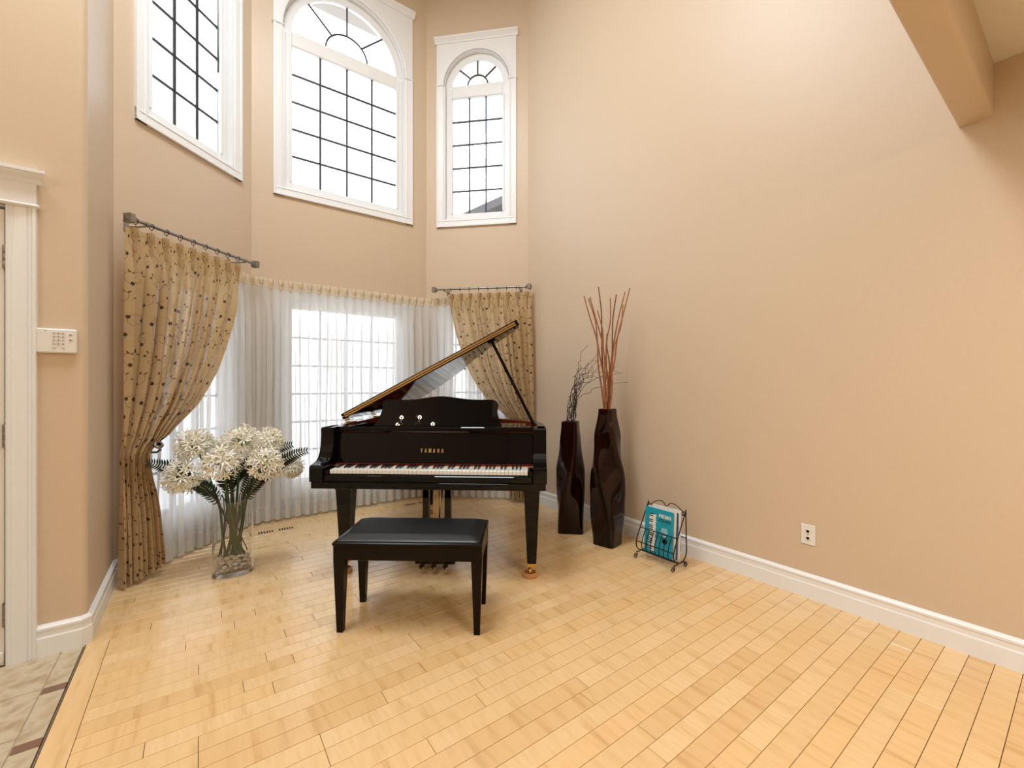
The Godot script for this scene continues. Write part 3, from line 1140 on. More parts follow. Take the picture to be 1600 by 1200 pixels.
# drape hung on a rod over one angled facet; mirrored for the other side
func build_drape(ax: Transform3D, mirrored: bool, len_: float, says: Array) -> void:
	var z_rod := 0.16
	var sx := -1.0 if mirrored else 1.0
	var x_of := func(s: float) -> float: return (len_ - s + 0.03) if mirrored else s - 0.03
	var rod_y := 2.272
	# fabric
	var pleats := 9
	var rows := []
	var uvs := []
	var ys := []
	var y := 2.215
	while y > 0.02:
		ys.append(y)
		y -= 0.018 if y > 2.1 else (0.02 if y < 1.05 and y > 0.7 else 0.034)
	ys.append(0.012)
	var run := 0.0
	for i in ys.size():
		var yy: float = ys[i]
		var row := []
		var uvr := []
		var sl := lerpf(-0.03, -0.06, clampf((2.2 - yy) / 1.5, 0, 1))
		var sr := edge_at(yy)
		var tie := exp(-pow((yy - 0.80) / 0.16, 2))
		var amp := lerpf(0.008, 0.042, smoothstep(2.13, 1.8, yy))
		amp = lerpf(amp, 0.028, smoothstep(1.2, 0.85, yy))
		if yy < 0.75:
			amp = lerpf(0.028, 0.04, smoothstep(0.75, 0.3, yy))
		var n := 217
		for j in n:
			var a := float(j) / (n - 1)
			var wa := a + 0.018 * sin(a * 17.0 + 1.3) + 0.012 * sin(a * 41.0)
			var ph := TAU * pleats * wa - PI / 2
			var s := lerpf(sl, sr, a)
			var fold := sin(ph) * 0.8 + 0.28 * sin(2.1 * ph + 0.8 + yy * 1.4) + 0.18 * sin(0.43 * ph + yy * 2.0)
			if yy > 2.12:
				fold = sin(ph) * 0.5
			var z := z_rod + fold * amp + tie * 0.018 * sin(PI * a)
			var lateral := -sin(2.0 * ph) * amp * 0.4 * (sr - sl) / 0.9 + cos(ph) * amp * 0.3 * tie
			var drop := 0.0
			if yy < 0.3:
				drop = 0.05 * a * (0.3 - yy) / 0.3
			row.append(Vector3(x_of.call(s + lateral), yy + drop, z))
			uvr.append(Vector2(a, run / 0.5))
		rows.append(row)
		uvs.append(uvr)
		if i + 1 < ys.size():
			run += yy - ys[i + 1]
	# print follows the cloth: measure its width along the folds at mid height
	var ref: Array = rows[int(rows.size() * 0.3)]
	var along := [0.0]
	for j in range(1, ref.size()):
		along.append(along[-1] + ref[j].distance_to(ref[j - 1]))
	for i in uvs.size():
		for j in uvs[i].size():
			uvs[i][j].x = along[j] / 0.5
	var root := thing("drape", says[0], "drape", ax, "embroidered gold drapes")
	var mb := MB.new()
	mb.sheet(rows, false, mirrored, uvs)
	part(mb, "fabric", M.silk, root)
	# pinch pleats of the heading
	mb = MB.new()
	var cup := []
	for q in [[0.002, -0.17], [0.009, -0.13], [0.011, -0.105], [0.006, -0.085], [0.012, -0.07], [0.019, -0.04], [0.021, 0.0], [0.018, 0.001], [0.013, -0.02]]:
		var ring3 := []
		for k in 18:
			var a := TAU * k / 18
			var lobed: float = q[0] * (1.0 + (0.22 * cos(3.0 * a) if q[1] < -0.02 else 0.1 * cos(3.0 * a)))
			ring3.append(Vector3(sin(a) * lobed, q[1], cos(a) * lobed * 0.9))
		cup.append(ring3)
	mb.sheet(cup, true, false)
	var pm := mb.mesh()
	for k in pleats:
		var a := (k + 0.5) / pleats
		part(pm, "pinch_pleat", M.silk, root).position = Vector3(x_of.call(lerpf(-0.03, 0.885, a)), 2.218, z_rod + 0.01)
	# rod with finials, brackets and rings
	var rod := thing("curtain_rod", says[1], "curtain rod", ax, "brushed metal curtain rods")
	mb = MB.new()
	var xa: float = x_of.call(0.03)
	var xb: float = x_of.call(1.0)
	mb.tube([Vector3(xa, rod_y, z_rod), Vector3(xb, rod_y, z_rod)], 0.0105, 16)
	part(mb, "pole", M.nickel, rod)
	for e in 2:
		var xe: float = xa if e == 0 else xb
		var dir := (-sx if e == 0 else sx)
		mb = MB.new()
		mb.bevel(Vector3(xe + dir * 0.004, rod_y, z_rod), Vector3(0.012, 0.032, 0.032), 0.004)
		mb.bevel(Vector3(xe + dir * 0.014, rod_y, z_rod), Vector3(0.01, 0.04, 0.04), 0.003)
		mb.bevel(Vector3(xe + dir * 0.034, rod_y, z_rod), Vector3(0.034, 0.056, 0.056), 0.004)
		var b := [Vector3(0, -0.027, -0.027), Vector3(0, -0.027, 0.027), Vector3(0, 0.027, 0.027), Vector3(0, 0.027, -0.027)]
		var o := Vector3(xe + dir * 0.051, rod_y, z_rod)
		for k in 4:
			var p: Vector3 = o + b[k]
			var q: Vector3 = o + b[(k + 1) % 4]
			var tip := o + Vector3(dir * 0.012, 0, 0)
			if (q - p).cross(tip - p).x * dir > 0:
				mb.tri(p, q, tip)
			else:
				mb.tri(q, p, tip)
		part(mb, "finial", M.nickel, rod)
		var bx: float = xe - dir * 0.075
		mb = MB.new()
		mb.lathe([Vector2(0.0108, -0.01), Vector2(0.016, -0.008), Vector2(0.016, 0.008), Vector2(0.0108, 0.01)], 16)
		var col := part(mb, "bracket_collar", M.nickel, rod)
		col.transform = Transform3D(Basis(Vector3(0, 0, 1), PI / 2), Vector3(bx, rod_y, z_rod))
		mb = MB.new()
		mb.tube([Vector3(bx, rod_y - 0.006, 0.0), Vector3(bx, rod_y - 0.012, z_rod * 0.6), Vector3(bx, rod_y - 0.012, z_rod - 0.004)], 0.006, 8)
		mb.bevel(Vector3(bx, rod_y - 0.006, 0.004), Vector3(0.03, 0.06, 0.008), 0.003)
		part(mb, "bracket", M.nickel, rod)
	var ring := MB.new()
	var loop := []
	for k in 21:
		var a := TAU * k / 20
		loop.append(Vector3(0, cos(a) * 0.0185, sin(a) * 0.0185))
	ring.tube(loop, 0.0024, 6, false)
	ring.tube([Vector3(0, -0.0185, 0), Vector3(0, -0.036, 0.002)], 0.0016, 5)
	var rm := ring.mesh()
	for k in pleats:
		var a := (k + 0.5) / pleats
		part(rm, "ring", M.dark_metal, rod).position = Vector3(x_of.call(lerpf(-0.03, 0.885, a) + 0.012), rod_y - 0.006, z_rod)
	# holdback
	var hb := thing("curtain_holdback", says[2], "holdback", ax, "round metal curtain holdbacks")
	mb = MB.new()
	var hx: float = x_of.call(0.16)
	mb.tube([Vector3(hx + sx * 0.015, 0.80, 0.0), Vector3(hx + sx * 0.015, 0.80, 0.15), Vector3(hx + sx * 0.008, 0.82, 0.19), Vector3(hx - sx * 0.02, 0.845, 0.205)], 0.007, 10)
	part(mb, "arm", M.nickel, hb)
	mb = MB.new()
	mb.lathe([Vector2(0, -0.012), Vector2(0.012, -0.012), Vector2(0.026, 0.0), Vector2(0.028, 0.006), Vector2(0.022, 0.013), Vector2(0, 0.017)], 22)
	var disc := part(mb, "knob", M.nickel, hb)
	disc.transform = Transform3D(Basis(Vector3(0, 0, 1), sx * 0.5) * Basis(Vector3.RIGHT, PI / 2 - 0.7), Vector3(hx - sx * 0.03, 0.855, 0.215))

func build_sheer() -> void:
	# path along the bay, a hand's breadth from its walls, with rounded corners
	var off := 0.056
	var c1 := Vector2(0.38 + off * tan(PI / 8), 4.475 - off)
	var c2 := Vector2(2.07 - off * tan(PI / 8), 4.475 - off)
	var dl := (P_left - P_c1).normalized()
	var dr := (P_right - P_c2).normalized()
	var a0 := c1 + dl * 1.0
	var b0 := c2 + dr * 0.98
	var fil := 0.16
	var pts := [a0]
	for q in 9:
		var t := q / 8.0
		var p0 := c1 + dl * fil
		var p2 := c1 + Vector2(fil, 0)
		pts.append(p0.lerp(c1, t).lerp(c1.lerp(p2, t), t))
	for q in 9:
		var t := q / 8.0
		var p0 := c2 - Vector2(fil, 0)
		var p2 := c2 + dr * fil
		pts.append(p0.lerp(c2, t).lerp(c2.lerp(p2, t), t))
	pts.append(b0)
	var total := 0.0
	var acc := [0.0]
	for k in pts.size() - 1:
		total += pts[k].distance_to(pts[k + 1])
		acc.append(total)
	var at := func(s: float) -> Array:
		var k := 0
		while k < pts.size() - 2 and acc[k + 1] < s:
			k += 1
		var d: Vector2 = (pts[k + 1] - pts[k]).normalized()
		var p: Vector2 = pts[k] + d * (s - acc[k])
		return [p, Vector2(d.y, -d.x)]      # the point and the way into the room
	var nz := FastNoiseLite.new()
	nz.seed = 9
	nz.frequency = 1.0
	var pitch := 0.08
	var folds := int(total / pitch)
	pitch = total / folds
	var nc := folds * 16 + 1
	var ys := [2.2, 2.17, 2.14, 2.115, 2.08, 2.03, 1.95, 1.8, 1.6, 1.4, 1.2, 1.0, 0.8, 0.6, 0.4, 0.25, 0.12, 0.02]
	var sheet_rows := func(list: Array, extra: float) -> Array:
		var rows := []
		for yy in list:
			var row := []
			for j in nc:
				var s := total * j / (nc - 1)
				var here: Array = at.call(s)
				var irregular := nz.get_noise_2d(s * 5.0, 3.0)
				var loose := smoothstep(2.12, 1.7, yy)
				var amp := lerpf(0.004, 0.023 + 0.008 * irregular, loose)
				var ph := TAU * s / pitch + loose * 2.4 * nz.get_noise_2d(s * 3.1, 11.0 + yy * 0.35)
				var off2 := sin(ph) * amp + loose * 0.007 * sin(ph * 0.37 + 1.0 + yy) + loose * 0.005 * sin(ph * 2.3 + 2.0)
				off2 = maxf(off2, -0.03)
				var along := Vector2(-here[1].y, here[1].x)
				var p: Vector2 = here[0] + here[1] * (off2 + extra) + along * (loose * (0.013 + 0.008 * nz.get_noise_2d(s * 4.0, 40.0)) * -sin(2.0 * ph))
				row.append(room(p.x, yy, p.y))
			rows.append(row)
		return rows
	var root := thing("sheer_curtain", "white pleated sheer curtain curving along the whole bay", "sheer curtain")
	var mb := MB.new()
	mb.sheet(sheet_rows.call(ys, 0.0))
	part(mb, "fabric", M.sheer, root)
	mb = MB.new()
	mb.sheet(sheet_rows.call([2.2, 2.17, 2.14, 2.115], 0.0025))
	part(mb, "heading_band", M.sheer_heading, root)
	mb = MB.new()
	mb.sheet(sheet_rows.call([0.125, 0.07, 0.021], 0.0025))
	part(mb, "hem_band", M.sheer_hem, root)
	mb = MB.new()
	mb.lathe([Vector2(0.002, -0.095), Vector2(0.008, -0.08), Vector2(0.009, -0.07), Vector2(0.005, -0.06), Vector2(0.013, -0.05), Vector2(0.021, -0.025), Vector2(0.023, 0.0), Vector2(0.02, 0.001), Vector2(0.015, -0.015)], 12, Vector3.ZERO, 1.0, 0.7)
	var pm := mb.mesh()
	for k in folds:
		var s := (k + 0.5) * pitch
		var here: Array = at.call(s)
		var p: Vector2 = here[0] + here[1] * 0.008
		var o := part(pm, "pinch_pleat", M.sheer_pleat, root)
		var w := room(p.x, 2.198, p.y)
		var d := room(p.x + here[1].x, 2.198, p.y + here[1].y) - w
		o.transform = Transform3D(Basis(Vector3.UP, atan2(d.x, d.z)), w)
	# track that the sheer hangs from
	mb = MB.new()
	var line := []
	for k in 61:
		var here: Array = at.call(total * k / 60)
		var p: Vector2 = here[0] - here[1] * 0.016
		line.append(room(p.x, 2.185, p.y))
	mb.tube(line, 0.006, 6)
	var tr := single(mb, "curtain_track", M.white_trim, "thin white track carrying the sheer round the bay", "curtain track")


# ------------------------------------------------------------------ piano and bench
# smooth closed or open line through points
func smooth_line(p: Array, per := 6) -> Array:
	var out := []
	for k in p.size() - 1:
		var p0: Vector2 = p[maxi(k - 1, 0)]
		var p1: Vector2 = p[k]
		var p2: Vector2 = p[k + 1]
		var p3: Vector2 = p[mini(k + 2, p.size() - 1)]
		for q in per:
			var t := float(q) / per
			out.append(0.5 * ((2 * p1) + (p2 - p0) * t + (2 * p0 - 5 * p1 + 4 * p2 - p3) * t * t + (3 * p1 - p0 - 3 * p2 + p3) * t * t * t))
	out.append(p[-1])
	return out

func smooth_line3(p: Array, per := 6) -> Array:
	var out := []
	for k in p.size() - 1:
		var p0: Vector3 = p[maxi(k - 1, 0)]
		var p1: Vector3 = p[k]
		var p2: Vector3 = p[k + 1]
		var p3: Vector3 = p[mini(k + 2, p.size() - 1)]
		for q in per:
			var t := float(q) / per
			out.append(0.5 * ((2 * p1) + (p2 - p0) * t + (2 * p0 - 5 * p1 + 4 * p2 - p3) * t * t + (3 * p1 - p0 - 3 * p2 + p3) * t * t * t))
	out.append(p[-1])
	return out

# tapered square post from y0 (half width a) to y1 (half width b)
func taper(mb: MB, c: Vector3, y0: float, a: float, y1: float, b: float) -> void:
	var lo := [Vector3(-a, y0, a), Vector3(a, y0, a), Vector3(a, y0, -a), Vector3(-a, y0, -a)]
	var hi := [Vector3(-b, y1, b), Vector3(b, y1, b), Vector3(b, y1, -b), Vector3(-b, y1, -b)]
	for k in 4:
		var k2 := (k + 1) % 4
		mb.mquad(c + lo[k], c + lo[k2], c + hi[k2], c + hi[k])
	mb.mquad(c + hi[0], c + hi[1], c + hi[2], c + hi[3])
	mb.mquad(c + lo[3], c + lo[2], c + lo[1], c + lo[0])

# outline of the case seen from above: x across, y towards the tail
func case_outline(from: float) -> Array:
	var tail := smooth_line([Vector2(-0.735, 1.4), Vector2(-0.728, 1.56), Vector2(-0.69, 1.71), Vector2(-0.6, 1.815), Vector2(-0.47, 1.85), Vector2(-0.34, 1.81), Vector2(-0.22, 1.72), Vector2(-0.09, 1.6), Vector2(0.03, 1.47), Vector2(0.13, 1.33), Vector2(0.21, 1.19), Vector2(0.3, 1.05), Vector2(0.41, 0.92), Vector2(0.53, 0.81), Vector2(0.64, 0.71), Vector2(0.71, 0.59), Vector2(0.735, 0.45)], 5)
	tail = tail.filter(func(p): return p.y > from + 0.01)
	return [Vector2(-0.735, from)] + tail + [Vector2(0.735, from)]

func inset(line: Array, by: float) -> Array:
	var out := []
	for k in line.size():
		var a: Vector2 = line[maxi(k - 1, 0)]
		var b: Vector2 = line[mini(k + 1, line.size() - 1)]
		var d := (b - a).normalized()
		out.append(line[k] + Vector2(d.y, -d.x) * by)
	return out

func build_piano() -> void:
	var root := thing("grand_piano", "glossy black baby grand piano with its lid propped open", "piano", turned(Vector3(-0.525, 0, -2.632), -0.048))
	var black: Material = M.piano_black
	# rim
	var out := case_outline(0.16)
	var inn := inset(out, 0.055)
	var y0 := 0.655
	var y1 := 0.965
	var at := func(p: Vector2, y: float) -> Vector3: return Vector3(p.x, y, -p.y)
	var rows := []
	for q in [[0, y0], [0, y1 - 0.004], [0.004, y1]]:
		rows.append(inset(out, q[0]).map(func(p): return at.call(p, q[1])))
	var mb := MB.new()
	mb.sheet([rows[0], rows[1]], false, true)
	mb.sheet([rows[1], rows[2]], false, true)
	mb.sheet([rows[2], inn.map(func(p): return at.call(p, y1))], false, true)
	var rim := part(mb, "rim", black, root)
	mb = MB.new()
	mb.sheet([inn.map(func(p): return at.call(p, y1)), inn.map(func(p): return at.call(p, y0))], false, true)
	part(mb, "inner_rim", M.mahogany, rim)
	# soundboard and iron plate inside
	var poly := PackedVector2Array()
	for p in inset(out, 0.05):
		poly.append(Vector2(p.x, p.y))
	mb = MB.new()
	mb.xf = Transform3D(Basis(Vector3.RIGHT, Vector3(0, 0, -1), Vector3.UP), Vector3.ZERO)
	mb.slab(poly, 0.70, 0.715)
	part(mb, "soundboard", M.spruce, root)
	poly = PackedVector2Array()
	for p in inset(case_outline(0.36), 0.09):
		poly.append(Vector2(p.x, p.y))
	mb = MB.new()
	mb.xf = Transform3D(Basis(Vector3.RIGHT, Vector3(0, 0, -1), Vector3.UP), Vector3.ZERO)
	mb.slab(poly, 0.80, 0.815)
	part(mb, "iron_plate", M.gold_plate, root)
	for k in 40:
		var x := -0.6 + k * 0.03
		mb = MB.new()
		mb.tube([Vector3(x, 0.83, -0.38), Vector3(lerpf(x, -0.35, 0.35), 0.83, -0.45 - 0.75 * clampf((0.66 - x) / 1.26, 0.12, 1.0))], 0.0008, 4)
		part(mb, "string", M.nickel, root)
	# keybed, front rail, cheeks
	mb = MB.new()
	mb.bevel(Vector3(0, 0.6195, -0.21), Vector3(1.462, 0.043, 0.41), 0.003)
	part(mb, "keybed", black, root)
	mb = MB.new()
	mb.bevel(Vector3(0, 0.648, -0.6), Vector3(1.2, 0.03, 0.5), 0.003)
	mb.bevel(Vector3(-0.3, 0.648, -1.15), Vector3(0.12, 0.05, 1.1), 0.003)
	part(mb, "bottom_frame", black, root)
	mb = MB.new()
	mb.bevel(Vector3(0, 0.662, -0.016), Vector3(1.3, 0.042, 0.024), 0.005)
	part(mb, "key_slip", black, root)
	for sd in [-1, 1]:
		var pf := [Vector2(0.0, 0.641), Vector2(0.0, 0.722), Vector2(0.004, 0.734), Vector2(0.014, 0.742), Vector2(0.05, 0.748), Vector2(0.085, 0.757), Vector2(0.112, 0.775), Vector2(0.132, 0.806), Vector2(0.145, 0.85), Vector2(0.151, 0.9), Vector2(0.152, 0.955), Vector2(0.158, 0.965), Vector2(0.3, 0.965), Vector2(0.3, 0.641)]
		var pp := PackedVector2Array()
		for p in pf:
			pp.append(p)
		mb = MB.new()
		mb.xf = Transform3D(Basis(Vector3(0, 0, -1), Vector3.UP, Vector3(1, 0, 0)), Vector3.ZERO)
		var xa := 0.654 if sd > 0 else -0.738
		mb.slab(pp, xa, xa + 0.084)
		part(mb, "cheek", black, root)
		mb = MB.new()
		mb.bevel(Vector3(sd * 0.639, 0.678, -0.1), Vector3(0.03, 0.07, 0.16), 0.004)
		part(mb, "key_block", black, root)
	# keys
	mb = MB.new()
	mb.box(Vector3(0, 0.668, -0.11), Vector3(1.24, 0.03, 0.16))
	var board := part(mb, "key_frame", M.ink, root)
	var kw := 1.2428 / 52
	mb = MB.new()
	mb.bevel(Vector3(0, 0.7, -0.105), Vector3(kw - 0.0012, 0.026, 0.15), 0.0016)
	var wk := mb.mesh()
	mb = MB.new()
	mb.xf = Transform3D()
	# sloped black key
	var hw := 0.0055
	var f0 := Vector3(0, 0.712, -0.082)
	var lo := [Vector3(-hw, 0.712, -0.08), Vector3(hw, 0.712, -0.08), Vector3(hw, 0.712, -0.18), Vector3(-hw, 0.712, -0.18)]
	var hi := [Vector3(-hw + 0.001, 0.7245, -0.088), Vector3(hw - 0.001, 0.7245, -0.088), Vector3(hw - 0.001, 0.7255, -0.18), Vector3(-hw + 0.001, 0.7255, -0.18)]
	for k in 4:
		var k2 := (k + 1) % 4
		mb.mquad(lo[k], lo[k2], hi[k2], hi[k])
	mb.mquad(hi[0], hi[1], hi[2], hi[3])
	var bk := mb.mesh()
	for k in 52:
		var x := -0.6214 + (k + 0.5) * kw
		part(wk, "white_key", M.key_white, board).position = Vector3(x, 0, 0)
		var note := k % 7        # 0 = A
		if k < 51 and note in [0, 2, 3, 5, 6]:
			part(bk, "black_key", M.key_black, board).position = Vector3(x + kw / 2, 0, 0)
	mb = MB.new()
	mb.bevel(Vector3(0, 0.7205, -0.179), Vector3(1.3, 0.014, 0.006), 0.002)
	part(mb, "felt_strip", M.red_felt, root)
	# fallboard, leaning back, with the maker's name
	var lean := 0.15
	var fb := Transform3D(Basis(Vector3.RIGHT, -lean), Vector3(0, 0.728, -0.182))
	mb = MB.new()
	mb.bevel(Vector3(0, 0.102, -0.011), Vector3(1.306, 0.204, 0.022), 0.004)
	var fall := part(mb, "fallboard", black, root)
	fall.transform = fb
	var word := "YAMAHA"
	for k in 6:
		var tm := text_mesh(word[k], 0.0275, 0.0012)
		var ltr := part(tm, "letter", M.gold_letter, fall)
		ltr.position = Vector3(-0.0115 + (k - 2.5) * 0.0278, 0.083, 0.0006)
		ltr.scale = Vector3(0.6, 1, 1)
	mb = MB.new()
	mb.bevel(Vector3(0, 0.951, -0.255), Vector3(1.306, 0.03, 0.11), 0.006)
	part(mb, "top_rail", black, root)
	mb = MB.new()
	mb.bevel(Vector3(0, 0.9575, -0.4), Vector3(1.2, 0.014, 0.24), 0.004)
	part(mb, "music_shelf", black, root)
	# music desk
	var dp := [Vector2(-0.44, 0.0), Vector2(-0.415, 0.04), Vector2(-0.393, 0.11), Vector2(-0.395, 0.15), Vector2(-0.384, 0.172), Vector2(-0.36, 0.182), Vector2(-0.28, 0.181), Vector2(-0.17, 0.184), Vector2(-0.06, 0.2), Vector2(0.02, 0.206), Vector2(0.09, 0.2), Vector2(0.2, 0.186), Vector2(0.29, 0.182), Vector2(0.37, 0.182), Vector2(0.4, 0.17), Vector2(0.415, 0.145), Vector2(0.41, 0.095), Vector2(0.425, 0.04), Vector2(0.442, 0.0)]
	poly = PackedVector2Array()
	for p in smooth_line(dp, 5):
		poly.append(p)
	mb = MB.new()
	mb.slab(poly, -0.014, 0.0)
	var desk := part(mb, "music_desk", black, root)
	desk.transform = Transform3D(Basis(Vector3.RIGHT, -0.27), Vector3(0, 0.966, -0.3))
	# lid: hinged on the straight side, front flap folded back on top of it
	var ang := deg_to_rad(28.0)
	var lid_at := Transform3D(Basis(Vector3(0, 0, 1), ang), Vector3(-0.742, 0.988, 0))
	var lo2 := case_outline(0.49)
	poly = PackedVector2Array()
	for p in lo2:
		poly.append(Vector2((p.x + 0.735) * 1.0, p.y))
	mb = MB.new()
	mb.xf = Transform3D(Basis(Vector3.RIGHT, Vector3(0, 0, -1), Vector3.UP), Vector3.ZERO)
	mb.slab(poly, 0.0, 0.02)
	var lid := part(mb, "lid", black, root)
	lid.transform = lid_at
	mb = MB.new()
	mb.bevel(Vector3(0.735, 0.033, -0.66), Vector3(1.47, 0.02, 0.34), 0.003)
	part(mb, "folded_flap", black, lid)
	for q in [0.0135, 0.0285]:
		mb = MB.new()
		mb.bevel(Vector3(0.735, q, -0.4885), Vector3(1.425, 0.0115, 0.004), 0.001)
		part(mb, "hinge_leaf", M.brass, lid)
	mb = MB.new()
	mb.tube([Vector3(0.02, 0.021, -0.487), Vector3(1.45, 0.021, -0.487)], 0.0032, 8)
	part(mb, "hinge_pin", M.dark_metal, lid)
	for q in [[0.86, -1.38], [1.1, -0.98], [1.43, -0.53]]:
		mb = MB.new()
		mb.lathe([Vector2(0, -0.008), Vector2(0.008, -0.008), Vector2(0.009, 0)], 12, Vector3(q[0], 0, q[1]))
		part(mb, "bumper", M.ink, lid)
	for z in [-0.56, -1.1]:
		mb = MB.new()
		mb.bevel(Vector3(-0.71, 0.968, z), Vector3(0.06, 0.006, 0.07), 0.002)
		mb.tube([Vector3(-0.742, 0.98, z + 0.035), Vector3(-0.742, 0.98, z - 0.035)], 0.006, 10)
		part(mb, "lid_hinge", M.brass, root)
	# prop stick
	mb = MB.new()
	var top := lid_at * Vector3(1.235, -0.002, -0.55)
	var foot := Vector3(0.664, 0.955, -0.42)
	var d := (top - foot)
	mb.xf = Transform3D(Basis(Quaternion(Vector3.UP, d.normalized())), foot)
	mb.bevel(Vector3(0, d.length() / 2, 0), Vector3(0.022, d.length(), 0.012), 0.003)
	part(mb, "lid_prop", black, root)
	mb = MB.new()
	mb.bevel(Vector3(1.235, -0.006, -0.55), Vector3(0.06, 0.012, 0.05), 0.003)
	part(mb, "prop_cup", black, lid)
	# legs with casters standing in floor cups
	for q in [[-0.585, -0.19], [0.645, -0.19], [-0.34, -1.5]]:
		var c := Vector3(q[0], 0, q[1])
		mb = MB.new()
		taper(mb, c, 0.088, 0.029, 0.555, 0.05)
		taper(mb, c, 0.555, 0.05, 0.585, 0.064)
		taper(mb, c, 0.585, 0.064, 0.605 if q[1] > -1 else 0.64, 0.064)
		var leg := part(mb, "leg", black, root)
		mb = MB.new()
		taper(mb, c, 0.072, 0.026, 0.09, 0.0295)
		mb.lathe([Vector2(0.009, 0.04), Vector2(0.009, 0.075)], 10, c)
		part(mb, "ferrule", M.brass, leg)
		mb = MB.new()
		mb.xf = Transform3D(Basis(Vector3(0, 0, 1), PI / 2), c + Vector3(-0.012, 0.031, 0.0))
		mb.lathe([Vector2(0, -0.011), Vector2(0.025, -0.011), Vector2(0.026, 0), Vector2(0.025, 0.011), Vector2(0, 0.011)], 20)
		mb.xf = Transform3D(Basis(), c)
		mb.bevel(Vector3(-0.027, 0.045, 0), Vector3(0.004, 0.035, 0.02), 0.001)
		mb.bevel(Vector3(0.003, 0.045, 0), Vector3(0.004, 0.035, 0.02), 0.001)
		part(mb, "caster", M.brass, leg)
	# pedal lyre
	mb = MB.new()
	mb.bevel(Vector3(0, 0.585, -0.3), Vector3(0.26, 0.04, 0.12), 0.004)
	var lyre := part(mb, "pedal_lyre", black, root)
	for sd in [-1, 1]:
		mb = MB.new()
		taper(mb, Vector3(sd * 0.075, 0, -0.3), 0.09, 0.024, 0.57, 0.019)
		part(mb, "post", black, lyre)
		mb = MB.new()
		mb.tube([Vector3(sd * 0.02, 0.09, -0.36), Vector3(sd * 0.035, 0.64, -0.72)], 0.006, 8)
		part(mb, "brace", black, lyre)
	mb = MB.new()
	mb.bevel(Vector3(0, 0.075, -0.3), Vector3(0.27, 0.055, 0.15), 0.004)
	part(mb, "pedal_box", black, lyre)
	mb = MB.new()
	mb.bevel(Vector3(0, 0.545, -0.3), Vector3(0.14, 0.025, 0.05), 0.004)
	part(mb, "cross_bar", black, lyre)
	for k in 3:
		var px := (k - 1) * 0.078
		mb = MB.new()
		var pl := []
		for r in [[0.0, 0.011], [0.02, 0.012], [0.04, 0.016], [0.056, 0.019], [0.07, 0.016], [0.076, 0.006]]:
			pl.append(r)
		var top_row := []
		var bot_row := []
		for sd in [-1, 1]:
			var l := []
			var b := []
			for r in pl:
				var h: float = 0.054 - r[0] * 0.1
				l.append(Vector3(px + sd * r[1], h + 0.004, -0.24 + r[0]))
				b.append(Vector3(px + sd * r[1], h - 0.004, -0.24 + r[0]))
			top_row.append(l)
			bot_row.append(b)
		mb.sheet([top_row[0], top_row[1]], false, false)
		mb.sheet([bot_row[0], bot_row[1]], false, true)
		mb.sheet([top_row[0], bot_row[0]], false, true)
		mb.sheet([top_row[1], bot_row[1]], false, false)
		part(mb, "pedal", M.brass, lyre)
		mb = MB.new()
		mb.tube([Vector3(px * 0.32, 0.1, -0.3), Vector3(px * 0.32, 0.575, -0.3)], 0.0035, 8)
		part(mb, "pedal_rod", M.brass, lyre)
	# wooden cups under the casters
	var seen_cup := ["round wooden caster cup under the bass-side front leg of the piano", "round wooden caster cup under the treble-side front leg of the piano", "round wooden caster cup under the tail leg of the piano"]
	var k := 0
	for q in [[-0.597, -0.19], [0.633, -0.19], [-0.352, -1.5]]:
		mb = MB.new()
		mb.lathe([Vector2(0, 0.0), Vector2(0.047, 0.0), Vector2(0.049, 0.004), Vector2(0.049, 0.026), Vector2(0.046, 0.03), Vector2(0.04, 0.03), Vector2(0.037, 0.026), Vector2(0.036, 0.0045), Vector2(0, 0.0045)], 32)
		single(mb, "caster_cup", M.cup_wood, seen_cup[k], "caster cup", root.transform.translated_local(Vector3(q[0], 0, q[1])), "caster cups under the piano legs")
		k += 1

